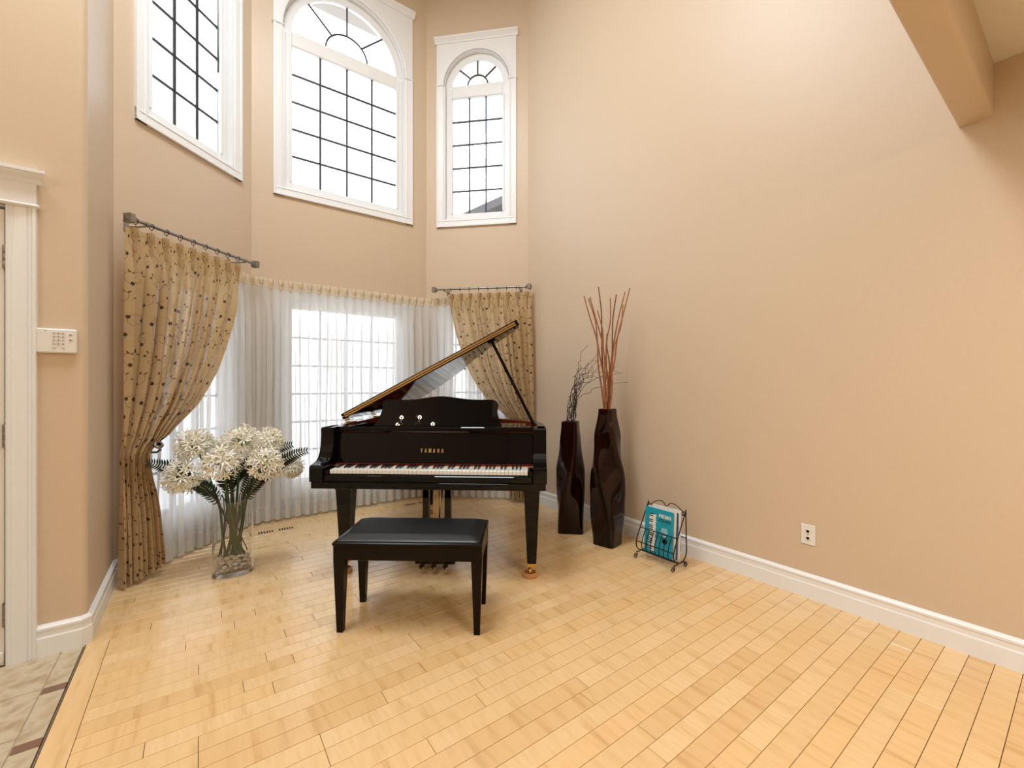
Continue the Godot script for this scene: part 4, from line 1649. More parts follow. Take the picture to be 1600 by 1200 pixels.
func build_bench() -> void:
	var fl := floor_at(532.5, 986)
	var fr := floor_at(745.5, 990)
	var mid := (fl + fr) / 2
	var ang := -atan2((fr - fl).z, (fr - fl).x)
	var half := fl.distance_to(fr) / 2
	var root := thing("piano_bench", "dark wooden piano bench with a black padded leather seat", "bench", turned(mid, ang))
	# z = 0 at the front legs, the back legs stand at z = -0.3
	var dz := -0.3
	for q in [[-1, 0], [1, 0], [-1, 1], [1, 1]]:
		var mb := MB.new()
		taper(mb, Vector3(q[0] * half, 0, q[1] * dz), 0.0, 0.015, 0.37, 0.027)
		taper(mb, Vector3(q[0] * half, 0, q[1] * dz), 0.37, 0.027, 0.445, 0.027)
		part(mb, "leg", M.bench_wood, root)
	for z in [0.022, dz - 0.022]:
		var mb := MB.new()
		mb.bevel(Vector3(0, 0.4075, z * 1.0), Vector3(2 * half - 0.05, 0.075, 0.016), 0.002)
		part(mb, "apron", M.bench_wood, root)
	for sd in [-1, 1]:
		var mb := MB.new()
		mb.bevel(Vector3(sd * (half + 0.018), 0.4075, dz / 2), Vector3(0.016, 0.075, 0.25), 0.002)
		part(mb, "apron", M.bench_wood, root)
	var w := 2 * half + 0.056
	var dep := 0.3 + 0.086
	var mb := MB.new()
	mb.bevel(Vector3(0, 0.4535, dz / 2), Vector3(w, 0.02, dep), 0.005)
	part(mb, "seat_frame", M.bench_wood, root)
	# cushion: rounded slope rising to a flat top
	var rows := []
	var steps := [[0.0, 0.463], [0.0, 0.468], [0.012, 0.474], [0.03, 0.482], [0.045, 0.4875], [0.06, 0.4895], [0.1, 0.49], [0.16, 0.4902]]
	for st in steps:
		var ring := []
		var hx: float = w / 2 - 0.012 - st[0]
		var hz: float = dep / 2 - 0.012 - st[0]
		var cr := 0.02
		for c in 4:
			var cx: float = [1, -1, -1, 1][c] * (hx - cr)
			var cz: float = [1, 1, -1, -1][c] * (hz - cr)
			for q in 5:
				var a := PI / 2 * (c + q / 4.0)
				ring.append(Vector3(cx + cos(a) * cr, st[1], dz / 2 + cz + sin(a) * cr))
			# points along the side
			var nx: float = [1, -1, -1, 1][(c + 1) % 4] * (hx - cr)
			var nz: float = [1, 1, -1, -1][(c + 1) % 4] * (hz - cr)
			var e := PI / 2 * (c + 1)
			for q in range(1, 8):
				ring.append(Vector3(lerpf(cx, nx, q / 8.0) + cos(e) * cr, st[1], dz / 2 + lerpf(cz, nz, q / 8.0) + sin(e) * cr))
		rows.append(ring)
	mb = MB.new()
	mb.sheet(rows, true, true)
	mb.fan(rows[-1], Vector3.UP)
	part(mb, "cushion", M.leather, root)


# ------------------------------------------------------------------ tall vases, branches, magazine rack
func twisted_vase(at: Vector3, h: float, half: Array, turn0: float, twist: float, says: String) -> void:
	var rows := []
	var n := 48
	for i in 61:
		var f := i / 60.0
		var w := 0.0
		for k in half.size() - 1:
			if f >= half[k][0] and f <= half[k + 1][0]:
				var t: float = (f - half[k][0]) / (half[k + 1][0] - half[k][0])
				w = lerpf(half[k][1], half[k + 1][1], t * t * (3 - 2 * t))
		var ring := []
		var rot := turn0 + twist * smoothstep(0.06, 0.94, f)
		for j in n:
			var a := TAU * j / n
			var ca := absf(cos(a))
			var sa := absf(sin(a))
			var p := lerpf(9.0, 4.2, sin(PI * f))
			var r := w / pow(pow(ca, p) + pow(sa, p), 1.0 / p)
			ring.append(Vector3(cos(a + rot) * r, f * h, sin(a + rot) * r))
		rows.append(ring)
	var root := thing("twisted_vase", says, "vase", turned(at), "tall twisted lacquer vases")
	var mb := MB.new()
	mb.sheet(rows, true, true)
	mb.fan(rows[0], Vector3.DOWN)
	part(mb, "body", M.lacquer, root)
	# mouth: rim and dark inside wall
	var inner := []
	for q in [[1.0, h], [0.9, h + 0.001], [0.88, h - 0.01], [0.86, h - 0.25]]:
		inner.append(rows[-1].map(func(p): return Vector3(p.x * q[0], q[1], p.z * q[0])))
	mb = MB.new()
	mb.sheet(inner, true, true)
	mb.fan(inner[-1], Vector3.UP)
	part(mb, "mouth", M.lacquer_inside, root)

func build_vases() -> void:
	var rng := RandomNumberGenerator.new()
	rng.seed = 31
	var a := Vector3(0.748, 0, -3.36)
	twisted_vase(a, 1.055, [[0.0, 0.087], [0.25, 0.107], [0.52, 0.121], [0.76, 0.089], [1.0, 0.055]], 0.72, 1.5708, "taller twisted brown lacquer vase holding upright copper sticks")
	var b := Vector3(0.5, 0, -3.67)
	twisted_vase(b, 0.93, [[0.0, 0.107], [0.28, 0.105], [0.52, 0.103], [0.78, 0.079], [1.0, 0.066]], 0.12, -1.3, "shorter twisted brown lacquer vase holding curly dark twigs")
	# copper sticks
	var tops := [[435, 195], [475, 220], [490, 205], [570, 110], [680, 215], [738, 180], [820, 155], [865, 120], [800, 275], [650, 550], [560, 330]]
	# each stick keeps a depth of its own inside the neck, so none runs through another
	for k in tops.size():
		var t: Array = tops[k]
		var layer := (float((k * 4) % 11) - 5.0) / 5.0
		var dist := 3.36 - layer * 0.1
		var top := Vector3((840 + t[0] / 6.0 - 800) / FOCAL * dist, EYE + (600 - 430 - t[1] / 6.0) / FOCAL * dist, -dist)
		var lean := clampf((top.x - a.x) / 0.2, -1, 1)
		var neck := a + Vector3(lean * 0.022, 1.05, layer * 0.036)
		var low := a + Vector3(lean * 0.012, 0.86, layer * 0.034)
		var pts := [low, neck]
		for f in [0.2, 0.4, 0.6, 0.8]:
			pts.append(neck.lerp(top, f) + Vector3(rng.randf_range(-0.019, 0.019) + (neck.x - top.x) * 0.22 * sin(f * PI), 0, rng.randf_range(-0.002, 0.002)))
		pts.append(top)
		var line := smooth_line3(pts, 4)
		var rad := []
		for q in line.size():
			rad.append(lerpf(0.0078, 0.0042, float(q) / line.size()))
		var mb := MB.new()
		mb.tube(line, rad, 7)
		single(mb, "dried_stick", M.stick_dark if k in [3, 5] else M.stick, "slim copper-brown dried stick standing in the taller twisted vase", "stick", Transform3D(), "copper sticks in the taller vase")
	# curly twigs: up out of the neck, then arching over towards the sticks; again one depth each
	for q in 18:
		var layer := (float((q * 7) % 18) - 8.5) / 8.5
		var neck := b + Vector3(rng.randf_range(-0.032, 0.032), 0.925, layer * 0.05)
		var low := neck + Vector3(rng.randf_range(-0.008, 0.008), -0.17, 0)
		var reach := rng.randf_range(0.0, 1.0)
		if q > 13:
			reach = rng.randf_range(-0.2, 0.0)
		var hgt := rng.randf_range(0.42, 0.62) if q < 12 else rng.randf_range(0.2, 0.42)
		var pts := [low, neck]
		var steps := 13
		for s in range(1, steps + 1):
			var f := float(s) / steps
			var p := neck + Vector3(0.05 * f + reach * 0.38 * pow(f, 2.4), hgt * (1.5 * f - 0.5 * f * f * (0.7 + 0.75 * absf(reach))), layer * 0.05 * f + maxf(reach, 0) * 0.22 * f * f)
			p += Vector3(rng.randf_range(-0.02, 0.02), rng.randf_range(-0.016, 0.016), 0) * (0.5 + f)
			pts.append(p)
		var line := smooth_line3(pts, 4)
		var rad := []
		for s in line.size():
			rad.append(lerpf(0.0032, 0.0013, float(s) / line.size()))
		var mb := MB.new()
		mb.tube(line, rad, 5)
		single(mb, "curly_twig", M.twig, "thin dark curly twig arching out of the shorter twisted vase", "twig", Transform3D(), "curly twigs in the shorter vase")

func scroll(c: Vector3, x: Vector3, y: Vector3, r0: float, turns: float, start: float) -> Array:
	var out := []
	var n := int(turns * 14)
	for k in n + 1:
		var f := float(k) / n
		var a := start + f * turns * TAU
		var r := r0 * (1.0 - 0.8 * f)
		out.append(c + (x * cos(a) + y * sin(a)) * r)
	return out

func build_rack() -> void:
	var rw := wall_axes(P_right, Vector2(2.885, -4.0))
	var p := floor_at(1030, 880)
	var root := thing("magazine_rack", "black wrought wire magazine rack with scrolled feet holding books", "magazine rack", Transform3D(rw.basis, p + rw.basis.z * -0.03))
	var hw := 0.15
	var X := Vector3(1, 0, 0)
	var Y := Vector3(0, 1, 0)
	var Z := Vector3(0, 0, 1)
	var side := func(x: float) -> Array:
		return smooth_line3([Vector3(x, 0.385, -0.055), Vector3(x, 0.29, 0.0), Vector3(x, 0.2, 0.05), Vector3(x, 0.14, 0.082), Vector3(x, 0.09, 0.085), Vector3(x, 0.06, 0.06), Vector3(x, 0.047, 0.02), Vector3(x, 0.06, -0.035), Vector3(x, 0.1, -0.06), Vector3(x, 0.2, -0.06), Vector3(x, 0.3, -0.057), Vector3(x, 0.385, -0.055)], 5)
	for sd in [-1, 1]:
		var mb := MB.new()
		mb.tube(side.call(sd * hw), 0.004, 7)
		part(mb, "side_frame", M.wire, root)
		mb = MB.new()
		mb.lathe([Vector2(0, -0.006), Vector2(0.006, 0), Vector2(0, 0.007)], 10, Vector3(sd * hw, 0.388, -0.055))
		part(mb, "ball_tip", M.wire, root)
		for fz in [-1, 1]:
			mb = MB.new()
			var c := Vector3(sd * hw, 0.0255, 0.02 + fz * 0.075)
			var sc := scroll(c, Z * fz, Y, 0.0222, 1.5, PI * 0.62)
			sc.reverse()
			sc.append(Vector3(sd * hw, 0.043, 0.02 + fz * 0.04))
			sc.append(Vector3(sd * hw, 0.0475, 0.02 + fz * 0.015))
			mb.tube(sc, 0.0034, 6)
			part(mb, "scroll_foot", M.wire, root)
		mb = MB.new()
		mb.tube(scroll(Vector3(sd * (hw - 0.018), 0.362, -0.055), X * sd, Y, 0.017, 1.2, 0.2), 0.0026, 6)
		part(mb, "corner_scroll", M.wire, root)
	for q in [[0.215, 0.042], [0.125, 0.085], [0.047, 0.02], [0.35, -0.056], [0.2, -0.06], [0.058, 0.058]]:
		var mb := MB.new()
		mb.tube([Vector3(-hw, q[0], q[1]), Vector3(hw, q[0], q[1])], 0.0036, 6)
		part(mb, "cross_wire", M.wire, root)
	for k in 7:
		var x := -0.105 + k * 0.035
		var mb := MB.new()
		mb.tube(smooth_line3([Vector3(x, 0.215, 0.042), Vector3(x, 0.14, 0.079), Vector3(x, 0.09, 0.083), Vector3(x, 0.06, 0.06), Vector3(x, 0.047, 0.02), Vector3(x, 0.06, -0.035), Vector3(x, 0.1, -0.06), Vector3(x, 0.2, -0.06)], 4), 0.0034, 6)
		part(mb, "bar", M.wire, root)
	# heart-shaped crest along the back
	var mb := MB.new()
	mb.tube(smooth_line3([Vector3(-hw, 0.35, -0.056), Vector3(-0.09, 0.4, -0.056), Vector3(-0.035, 0.412, -0.056), Vector3(0, 0.385, -0.056), Vector3(0.035, 0.412, -0.056), Vector3(0.09, 0.4, -0.056), Vector3(hw, 0.35, -0.056)], 6), 0.003, 6)
	part(mb, "crest", M.wire, root)
	# books leaning in the rack
	var base := root.transform
	book(base * Transform3D(Basis(Vector3.RIGHT, -0.06), Vector3(-0.012, 0.055, 0.028)), 0.225, 0.315, 0.008, M.cover_teal, "teal piano book with a keyboard printed on its cover, in the rack", true)
	book(base * Transform3D(Basis(Vector3.RIGHT, -0.06), Vector3(0.002, 0.055, 0.016)), 0.225, 0.322, 0.006, M.cover_white, "white booklet tucked right behind the teal piano book", false)
	book(base * Transform3D(Basis(Vector3.RIGHT, -0.06), Vector3(0.008, 0.055, 0.004)), 0.225, 0.313, 0.008, M.cover_blue, "dark blue book between white booklets in the wire rack", false)
	book(base * Transform3D(Basis(Vector3.RIGHT, -0.05), Vector3(0.02, 0.056, -0.01)), 0.225, 0.33, 0.01, M.cover_white, "tallest white booklet against the back of the wire rack", false)

func book(at: Transform3D, w: float, h: float, t: float, cover: Material, says: String, printed: bool) -> void:
	var root := thing("music_book", says, "book", at, "music books in the wire rack")
	var mb := MB.new()
	mb.bevel(Vector3(0, h / 2, 0), Vector3(w - 0.006, h - 0.008, t - 0.002), 0.0005)
	part(mb, "pages", M.paper, root)
	for sd in [-1, 1]:
		mb = MB.new()
		mb.bevel(Vector3(0, h / 2, sd * (t / 2 - 0.0004)), Vector3(w, h, 0.0012), 0.0004)
		var front := part(mb, "cover", cover, root)
		if sd < 0 or not printed:
			continue
		var z := t / 2 + 0.0004
		# printed keyboard standing on its end
		for k in 19:
			mb = MB.new()
			var y := 0.022 + k * 0.0135
			mb.box(Vector3(-0.05 + (0.004 if k % 3 == 0 else 0.0), y, z), Vector3(0.052, 0.0118, 0.0003))
			part(mb, "print_white", M.paper, front)
			if k % 7 in [0, 1, 3, 4, 5]:
				mb = MB.new()
				mb.box(Vector3(-0.061, y + 0.0067, z + 0.0003), Vector3(0.03, 0.0075, 0.0003))
				part(mb, "print_black", M.ink, front)
		for q in [["PRIMO", 0.024, 0.272, 0], ["PIANO", 0.024, 0.242, 1], ["EASY", 0.013, 0.186, 0], ["PIANO", 0.013, 0.17, 0]]:
			var o := part(text_mesh(q[0], q[1], 0.0004), "lettering", M.ink if q[3] else M.paper, front)
			o.position = Vector3(0.048, q[2], z + 0.0002)
			if q[1] > 0.02:
				o.scale = Vector3(0.92, 1, 1)
		for y in [0.154, 0.14]:
			mb = MB.new()
			mb.box(Vector3(0.048, y, z), Vector3(0.044, 0.006, 0.0003))
			part(mb, "print_line", M.paper, front)
		for y in [0.222, 0.215]:
			mb = MB.new()
			mb.box(Vector3(0.048, y, z), Vector3(0.05, 0.0012, 0.0003))
			part(mb, "print_line", M.ink, front)
		mb = MB.new()
		mb.xf = Transform3D(Basis(Vector3.RIGHT, PI / 2), Vector3(0.052, 0.105, z))
		mb.lathe([Vector2(0, 0), Vector2(0.02, 0), Vector2(0, 0.0003)], 20)
		part(mb, "print_badge", M.ink, front)


# ------------------------------------------------------------------ glass vase with white flowers
func build_flowers() -> void:
	var rng := RandomNumberGenerator.new()
	rng.seed = 404
	var le := floor_at(331, 903)
	var re := floor_at(396, 890)
	var c := (le + re) / 2
	var ang := -atan2((re - le).z, (re - le).x)
	var ax := turned(c, ang)
	var rx := le.distance_to(re) / 2
	var rz := 0.072
	var h := 0.485
	# vase
	var root := thing("glass_vase", "tall oval clear glass vase holding pebbles and white flowers", "vase", ax)
	var mb := MB.new()
	var wall := 0.006
	var rows := []
	var n := 56
	for q in [[0.0, 0.0302], [0.0, h - 0.002], [-wall / 2, h], [-wall, h - 0.002], [-wall, 0.0302], [0.0, 0.0302]]:
		var ring := []
		for k in n:
			var a := TAU * k / n
			ring.append(Vector3(cos(a) * (rx + q[0]), q[1], sin(a) * (rz + q[0])))
		rows.append(ring)
	mb.sheet(rows, true, true)
	part(mb, "body", M.clear_glass, root)
	rows = []
	for q in [[-0.004, 0.0], [0.0, 0.004], [0.0, 0.0295], [-0.0005, 0.03]]:
		var ring := []
		for k in n:
			var a := TAU * k / n
			ring.append(Vector3(cos(a) * (rx + q[0]), q[1], sin(a) * (rz + q[0])))
		rows.append(ring)
	mb = MB.new()
	mb.sheet(rows, true, true)
	mb.fan(rows[0], Vector3.DOWN)
	mb.fan(rows[-1], Vector3.UP)
	part(mb, "base", M.clear_glass, root)
	# pebbles
	var shapes := []
	for s in 4:
		var pm := MB.new()
		var pr := []
		var nz := FastNoiseLite.new()
		nz.seed = 50 + s
		nz.frequency = 0.8
		for i in 7:
			var t := PI * i / 6
			var ring := []
			for k in 10:
				var a := TAU * k / 10
				var d := Vector3(sin(t) * cos(a), cos(t), sin(t) * sin(a))
				var w := 1.0 + 0.35 * nz.get_noise_3dv(d)
				ring.append(Vector3(d.x * 0.021 * w, d.y * 0.0115 * w, d.z * 0.0155 * w))
			pr.append(ring)
		pm.sheet(pr, true, false)
		shapes.append(pm.mesh())
	var placed := []
	var tries := 0
	while placed.size() < 74 and tries < 30000:
		tries += 1
		var a := rng.randf() * TAU
		var r := sqrt(rng.randf_range(0.15, 1.0))
		var p := Vector3(cos(a) * (rx - 0.029) * r, 0.045 + rng.randf() * rng.randf_range(0.02, 0.085), sin(a) * (rz - 0.027) * r)
		var ok := true
		for q in placed:
			var d: Vector3 = p - q
			if Vector3(d.x, d.y * 1.5, d.z).length() < 0.0285:
				ok = false
				break
		if not ok:
			continue
		placed.append(p)
		var tone: Material = [M.pebble, M.pebble_2, M.pebble_3][rng.randi_range(0, 2)]
		var b := Basis(Vector3.UP, rng.randf() * TAU) * Basis(Vector3.RIGHT, rng.randf_range(-0.25, 0.25))
		single(shapes[placed.size() % 4], "pebble", tone, "smooth pale pebble at the bottom of the oval glass vase", "pebble", ax * Transform3D(b, p), "pale pebbles in the glass vase")
	# one floret: six narrow curved petals
	mb = MB.new()
	for k in 6:
		var a := TAU * k / 6 + (0.12 if k % 2 else 0.0)
		var side := Vector3(-sin(a), 0, cos(a))
		var rad := Vector3(cos(a), 0, sin(a))
		var pr := []
		for q in [[0.002, 0.0, 0.0016], [0.007, 0.012, 0.0032], [0.017, 0.024, 0.0046], [0.029, 0.029, 0.003], [0.037, 0.026, 0.0006]]:
			var m: Vector3 = rad * q[0] + Vector3.UP * q[1]
			pr.append([m - side * q[2], m + Vector3.DOWN * q[2] * 0.5, m + side * q[2]])
		mb.sheet(pr)
	mb.tube([Vector3(0, 0.004, 0), Vector3(0.002, 0.026, 0.001)], [0.0012, 0.0018], 4)
	var floret := mb.mesh()
	# heads: pixel, distance from the camera, radius in metres, lean
	var d0 := -c.z
	var heads := [[305, 698, d0 - 0.06, 0.118], [286, 742, d0 - 0.12, 0.122], [346, 724, d0 - 0.14, 0.112], [378, 690, d0 - 0.02, 0.112], [345, 706, d0 + 0.1, 0.1], [419, 690, d0 + 0.06, 0.1], [416, 724, d0 - 0.1, 0.108], [455, 730, d0 + 0.12, 0.075]]
	var says := ["white flower head rising highest over the drape side of the vase", "drooping white flower head leaning lowest towards the gathered drape", "white flower head hanging in front of the middle stems", "white flower head at the very top of the bouquet", "white flower head half hidden behind the middle of the bouquet", "white flower head behind the dark fern on the piano side", "round white flower head in front of the long fern frond", "small white flower head peeping out below the long fern frond"]
	var tips := []
	for k in heads.size():
		var depth: float = -0.042 + 0.012 * [4, 6, 7, 2, 0, 1, 5, 3][k]
		var mine := []
		var q: Array = heads[k]
		var dist: float = q[2]
		var top := Vector3((q[0] - 800.0) / FOCAL * dist, EYE - (q[1] - 600.0) / FOCAL * dist, -dist)
		var rel: Vector3 = ax.affine_inverse() * top
		var foot := Vector3(clampf(-rel.x * 0.55, -rx + 0.03, rx - 0.03) + rng.randf_range(-0.02, 0.02), 0.1, depth)
		foot.x = [0.62, -0.3, 0.42, -0.08, -0.62, 0.2, -0.45, 0.05][k] * rx
		var neck := Vector3(clampf(rel.x * 0.42, -rx + 0.035, rx - 0.035), h, depth)
		var fl := thing("white_agapanthus", says[k], "flower", ax, "white flowers in the glass vase")
		var line := smooth_line3([foot, foot.lerp(neck, 0.5) + Vector3(0.0, 0, 0.0), neck, neck.lerp(rel, 0.55) + Vector3(0, 0.03, 0), rel], 6)
		mb = MB.new()
		mb.tube(line, 0.0068, 8)
		part(mb, "stem", M.stem_green, fl)
		var axis: Vector3 = (line[-1] - line[-4]).normalized()
		if k == 1:
			axis = (axis + Vector3(-0.3, -1.2, 0.3)).normalized()
		var turn := Basis(Quaternion(Vector3.UP, axis))
		var count := 54
		var ped := MB.new()
		for f in count:
			# spread over the globe, leaving the stem side open
			var y := 1.0 - 1.62 * (f + 0.5) / count
			var az := f * 2.39996 + rng.randf_range(-0.25, 0.25)
			var sr := sqrt(1 - y * y)
			var dir := turn * Vector3(cos(az) * sr, y, sin(az) * sr)
			dir = (dir + Vector3(rng.randf_range(-0.1, 0.1), rng.randf_range(-0.1, 0.1), rng.randf_range(-0.1, 0.1))).normalized()
			var len_: float = (q[3] - 0.03) * rng.randf_range(0.62, 1.08)
			var tip := rel + dir * len_
			if tips.any(func(p): return p.distance_squared_to(tip) < 0.0021):
				continue
			mine.append(tip)
			ped.tube([rel + dir * 0.004, tip], [0.0017, 0.0011], 4, false)
			var o := part(floret, "floret", M.petal if f % 3 else M.petal_2, fl)
			var bas := Basis(Quaternion(Vector3.UP, dir)) * Basis(Vector3.UP, rng.randf() * TAU)
			o.transform = Transform3D(bas.scaled(Vector3.ONE * rng.randf_range(1.0, 1.3)), tip - dir * 0.002)
		tips.append_array(mine)
		part(ped, "pedicels", M.pedicel_green, fl).set_meta("kind", "stuff")
	# long strap leaves standing among the stems
	for q in [[388, 752, 0.02], [362, 742, 0.05], [352, 770, -0.05]]:
		var dist: float = d0 + q[2]
		var top := Vector3((q[0] - 800.0) / FOCAL * dist, EYE - (q[1] - 600.0) / FOCAL * dist, -dist)
		var rel: Vector3 = ax.affine_inverse() * top
		var foot := Vector3(-rel.x * 0.5, 0.11, 0.01)
		var l := []
		var m2 := []
		var r2 := []
		for k in 13:
			var f := k / 12.0
			var p := foot.lerp(rel, f)
			var wdt := 0.013 * pow(sin(PI * clampf(f * 0.82 + 0.12, 0, 1)), 0.7)
			l.append(p + Vector3(-wdt, 0, 0.003))
			m2.append(p)
			r2.append(p + Vector3(wdt, 0, 0.003))
		mb = MB.new()
		mb.sheet([l, m2, r2])
		var back := MB.new()
		single(mb, "strap_leaf", M.leaf_green, "long dark green strap leaf standing among the flower stems", "leaf", ax, "strap leaves in the glass vase")
	# fern fronds with curled brown tips
	mb = MB.new()
	mb.sheet([[Vector3(0, 0, 0), Vector3(0.004, 0.002, 0), Vector3(0, 0, 0)], [Vector3(-0.006, 0.01, 0.001), Vector3(0, 0.01, 0.0025), Vector3(0.006, 0.01, 0.001)], [Vector3(-0.0062, 0.026, 0.002), Vector3(0.0005, 0.027, 0.0035), Vector3(0.0066, 0.026, 0.002)], [Vector3(0.004, 0.047, 0.002), Vector3(0.0045, 0.0475, 0.003), Vector3(0.005, 0.047, 0.002)]])
	var leaflet := mb.mesh()
	var fronds := [
		[[[340, 784], [314, 760], [277, 734], [250, 727], [226, 722]], -0.11, "fern frond reaching sideways to the gathered drape"],
		[[[386, 778], [410, 745], [440, 722], [466, 708], [480, 704]], 0.0, "longest fern frond reaching across towards the piano"],
		[[[380, 770], [396, 735], [412, 712], [432, 702], [456, 695]], 0.1, "fern frond arching out at the top on the piano side"],
		[[[354, 771], [361, 756], [376, 735], [395, 714]], 0.06, "short fern frond upright behind the middle stems"],
		[[[341, 775], [331, 768], [317, 760], [304, 749]], 0.04, "short fern frond low over the vase rim on the drape side"],
		[[[363, 770], [357, 760], [352, 750], [356, 735]], -0.04, "short fern frond in the middle just above the vase rim"],
	]
	for fi in fronds.size():
		var fr: Array = fronds[fi]
		var dist: float = d0 + fr[1]
		var pts := []
		for q in fr[0]:
			pts.append(ax.affine_inverse() * Vector3((q[0] - 800.0) / FOCAL * dist, EYE - (q[1] - 600.0) / FOCAL * dist, -dist))
		pts.insert(0, Vector3(clampf(pts[0].x * 0.6, -0.085, 0.085), h + 0.006, -0.036 + 0.012 * fi))
		pts.insert(0, Vector3((2.5 - fi) * 0.032, 0.13, -0.036 + 0.012 * fi))
		var line := smooth_line3(pts, 7)
		var fd := thing("fern_frond", "dark green " + fr[2], "fern", ax, "fern fronds in the glass vase")
		mb = MB.new()
		var rad := []
		for k in line.size():
			rad.append(lerpf(0.0035, 0.0016, float(k) / line.size()))
		mb.tube(line, rad, 6)
		part(mb, "rachis", M.frond_brown, fd)
		# curl at the tip
		var tip: Vector3 = line[-1]
		var dir: Vector3 = (line[-1] - line[-3]).normalized()
		var up := Vector3.UP
		up = (up - dir * up.dot(dir)).normalized()
		if fr[0].size() > 4:
			mb = MB.new()
			var sp := [tip]
			for k in 7:
				sp.append(tip + dir * 0.009 * k + up * 0.0015 * k * k * 0.4)
			var cc: Vector3 = sp[-1] + up * 0.024
			for k in 26:
				var a := -PI / 2 + k * 0.38
				var r := 0.024 * (1.0 - k / 30.0)
				sp.append(cc + (dir * cos(a) + up * sin(a)) * r)
			mb.tube(sp, 0.0016, 5)
			part(mb, "curled_tip", M.frond_brown, fd)
		# leaflets in pairs, evenly spaced from where the frond leaves the vase
		var run := 0.0
		var next := 0.0
		var whole := 0.0
		for k in range(14, line.size() - 1):
			whole += line[k].distance_to(line[k + 1])
		for k in range(14, line.size() - 1):
			var seg: float = line[k].distance_to(line[k + 1])
			while next < run + seg:
				var p: Vector3 = line[k].lerp(line[k + 1], (next - run) / seg)
				var t: Vector3 = (line[k + 1] - line[k - 1]).normalized()
				var face := Vector3(0.1, 0.25, 1).normalized()
				var across := t.cross(face).normalized()
				var grow := 0.45 + 0.85 * sin(PI * clampf(0.12 + 0.82 * next / whole, 0, 1))
				for sd in [-1.0, 1.0]:
					var y: Vector3 = (across * sd + t * 0.5).normalized()
					var mid_leaf := p + y * 0.024 * grow
					if tips.any(func(q): return q.distance_squared_to(mid_leaf) < 0.0012):
						continue
					var z: Vector3 = t.cross(y).normalized()
					var x := y.cross(z)
					var o := part(leaflet, "leaflet", M.fern_green, fd)
					o.transform = Transform3D(Basis(x, y, z) * Basis.from_scale(Vector3.ONE * grow), p)
				next += 0.0165
			run += seg


# ------------------------------------------------------------------ chandelier in the foyer behind the camera
func build_chandelier(at: Vector3, energy: float) -> void:
	var root := thing("chandelier", "brass candle chandelier with crystal drops hanging in the foyer", "chandelier", turned(at))
	var mb := MB.new()
	mb.tube([Vector3(0, 0.35, 0), Vector3(0, TOP - at.y, 0)], 0.006, 8)
	part(mb, "chain", M.brass, root)
	mb = MB.new()
	mb.lathe([Vector2(0, -0.2), Vector2(0.02, -0.19), Vector2(0.045, -0.15), Vector2(0.02, -0.1), Vector2(0.03, -0.04), Vector2(0.06, 0.02), Vector2(0.02, 0.1), Vector2(0.015, 0.25), Vector2(0.03, 0.3), Vector2(0.006, 0.36)], 20)
	part(mb, "stem", M.brass, root)
	for k in 6:
		var a := TAU * k / 6
		var d := Vector3(cos(a), 0, sin(a))
		mb = MB.new()
		mb.tube(smooth_line3([d * 0.03, d * 0.14 + Vector3.DOWN * 0.09, d * 0.27 + Vector3.DOWN * 0.04, d * 0.32 + Vector3.UP * 0.04], 6), 0.007, 8)
		var arm := part(mb, "arm", M.brass, root)
		mb = MB.new()
		mb.lathe([Vector2(0.012, 0.0), Vector2(0.045, 0.012), Vector2(0.012, 0.014), Vector2(0.012, 0.09), Vector2(0, 0.09)], 16, d * 0.32 + Vector3.UP * 0.035)
		part(mb, "candle", M.white_trim, arm)
		mb = MB.new()
		mb.lathe([Vector2(0, 0), Vector2(0.012, 0.01), Vector2(0.019, 0.03), Vector2(0.014, 0.055), Vector2(0, 0.085)], 14, d * 0.32 + Vector3.UP * 0.125)
		part(mb, "bulb", M.bulb, arm)
		var l := OmniLight3D.new()
		l.name = "bulb_light"
		l.position = d * 0.32 + Vector3.UP * 0.16
		l.light_color = Color(1.0, 0.92, 0.82)
		l.light_energy = energy / 6
		l.light_size = 0.03
		l.omni_range = 14
		l.omni_attenuation = 2
		l.shadow_enabled = true
		root.add_child(l, true)
		for j in 3:
			mb = MB.new()
			mb.lathe([Vector2(0, -0.03), Vector2(0.007, -0.012), Vector2(0.003, 0.0), Vector2(0, 0.002)], 6, d * (0.12 + 0.08 * j) + Vector3.DOWN * (0.12 - 0.02 * j))
			part(mb, "crystal_drop", M.clear_glass, arm)


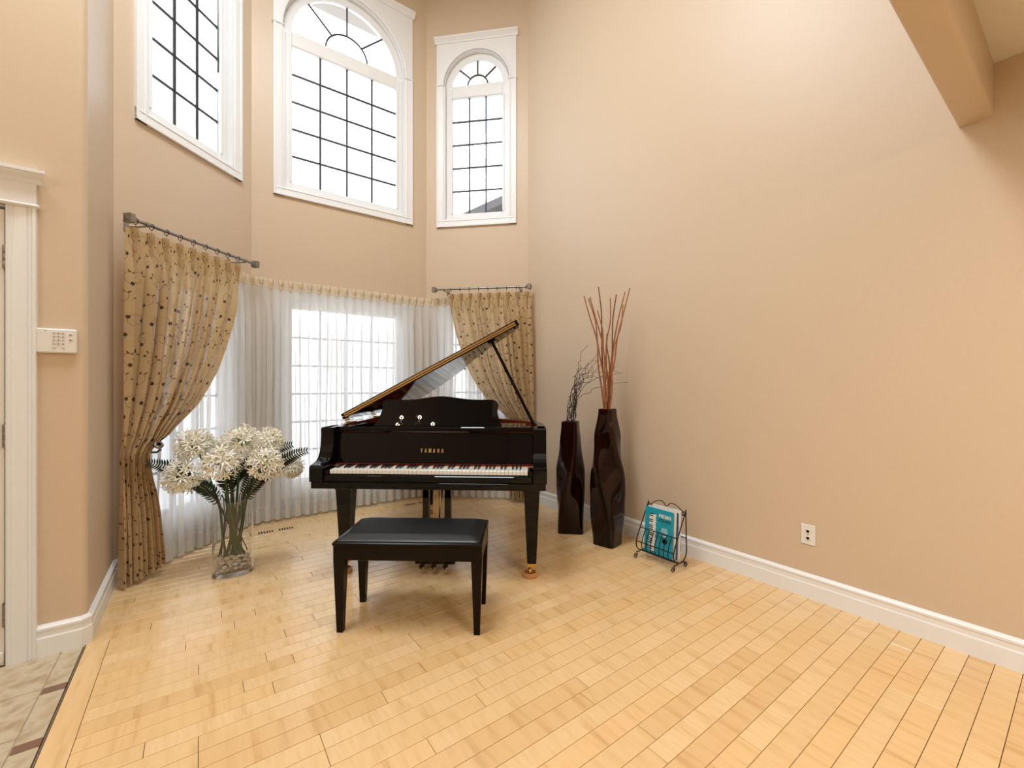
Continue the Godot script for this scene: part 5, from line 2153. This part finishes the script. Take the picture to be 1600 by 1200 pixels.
# added fill lamp, out of view under a ceiling, to brighten the room
func build_fill_lamp(u: float, y: float, v: float, size: float, energy: float, tint: Color, says: String) -> void:
	var root := thing("fill_lamp", says, "ceiling light", room_axes(u, y, v))
	var mb := MB.new()
	mb.bevel(Vector3(0, -0.02, 0), Vector3(size + 0.06, 0.04, size + 0.06), 0.008)
	part(mb, "frame", M.white_trim, root)
	mb = MB.new()
	mb.bevel(Vector3(0, -0.045, 0), Vector3(size, 0.012, size), 0.004)
	part(mb, "fill_panel", M.fill_panel, root)
	var l := AreaLight3D.new()
	l.name = "fill_light"
	l.area_size = Vector2(size, size)
	l.transform = Transform3D(Basis(Vector3.RIGHT, -PI / 2), Vector3(0, -0.056, 0))
	l.light_color = tint
	l.light_energy = energy
	l.area_range = 14
	l.area_attenuation = 2
	l.shadow_enabled = true
	root.add_child(l, true)


# ------------------------------------------------------------------ scene
func _ready() -> void:
	cam = Camera3D.new()
	cam.name = "camera"
	cam.position = Vector3(0, EYE, 0)
	cam.fov = rad_to_deg(2.0 * atan(600.0 / FOCAL))
	cam.near = 0.05
	cam.far = 200
	add_child(cam)
	cam.current = true
	var env := Environment.new()
	env.background_mode = Environment.BG_COLOR
	env.background_color = Color(0.93, 0.965, 1.0)
	env.background_energy_multiplier = 3.2
	env.tonemap_mode = Environment.TONE_MAPPER_LINEAR
	env.tonemap_exposure = 1.07
	env.sdfgi_enabled = true
	env.ssao_enabled = true
	env.ssil_enabled = true
	var we := WorldEnvironment.new()
	we.name = "sky"
	we.environment = env
	add_child(we)
	make_materials()
	build_shell()
	build_floor()
	build_outside()
	build_entry()
	var bl := wall_axes(P_left, P_c1)
	var br := wall_axes(P_c2, P_right)
	build_drape(bl, false, 1.1526, ["embroidered gold drape tied back beside the entry wall", "brushed metal curtain rod with square finials beside the entry wall", "round metal holdback gathering the drape beside the entry wall"])
	build_drape(br, true, 1.1526, ["embroidered gold drape tied back behind the piano lid", "brushed metal curtain rod with square finials next to the long wall", "round metal holdback gathering the drape behind the piano"])
	build_sheer()
	build_piano()
	build_bench()
	build_vases()
	build_rack()
	build_flowers()
	build_chandelier(Vector3(-2.15, 2.82, 1.2), 1.0)
	build_fill_lamp(1.2, 2.69, -1.6, 0.9, 6.2, Color(1.0, 0.97, 0.92), "added square fill lamp under the ceiling of the lower room")  # unseen lamp added to brighten the near floor and wall
	build_fill_lamp(-1.5, TOP, 1.7, 1.2, 5.6, Color(0.98, 0.985, 1.0), "added large square fill lamp high over the foyer")  # unseen lamp added to lift the lower part of the long wall
	build_fill_lamp(0.2, TOP, 2.0, 1.2, 10.6, Color(0.93, 0.97, 1.0), "added large square fill lamp high over the bay")  # unseen cool lamp added to brighten the upper long wall
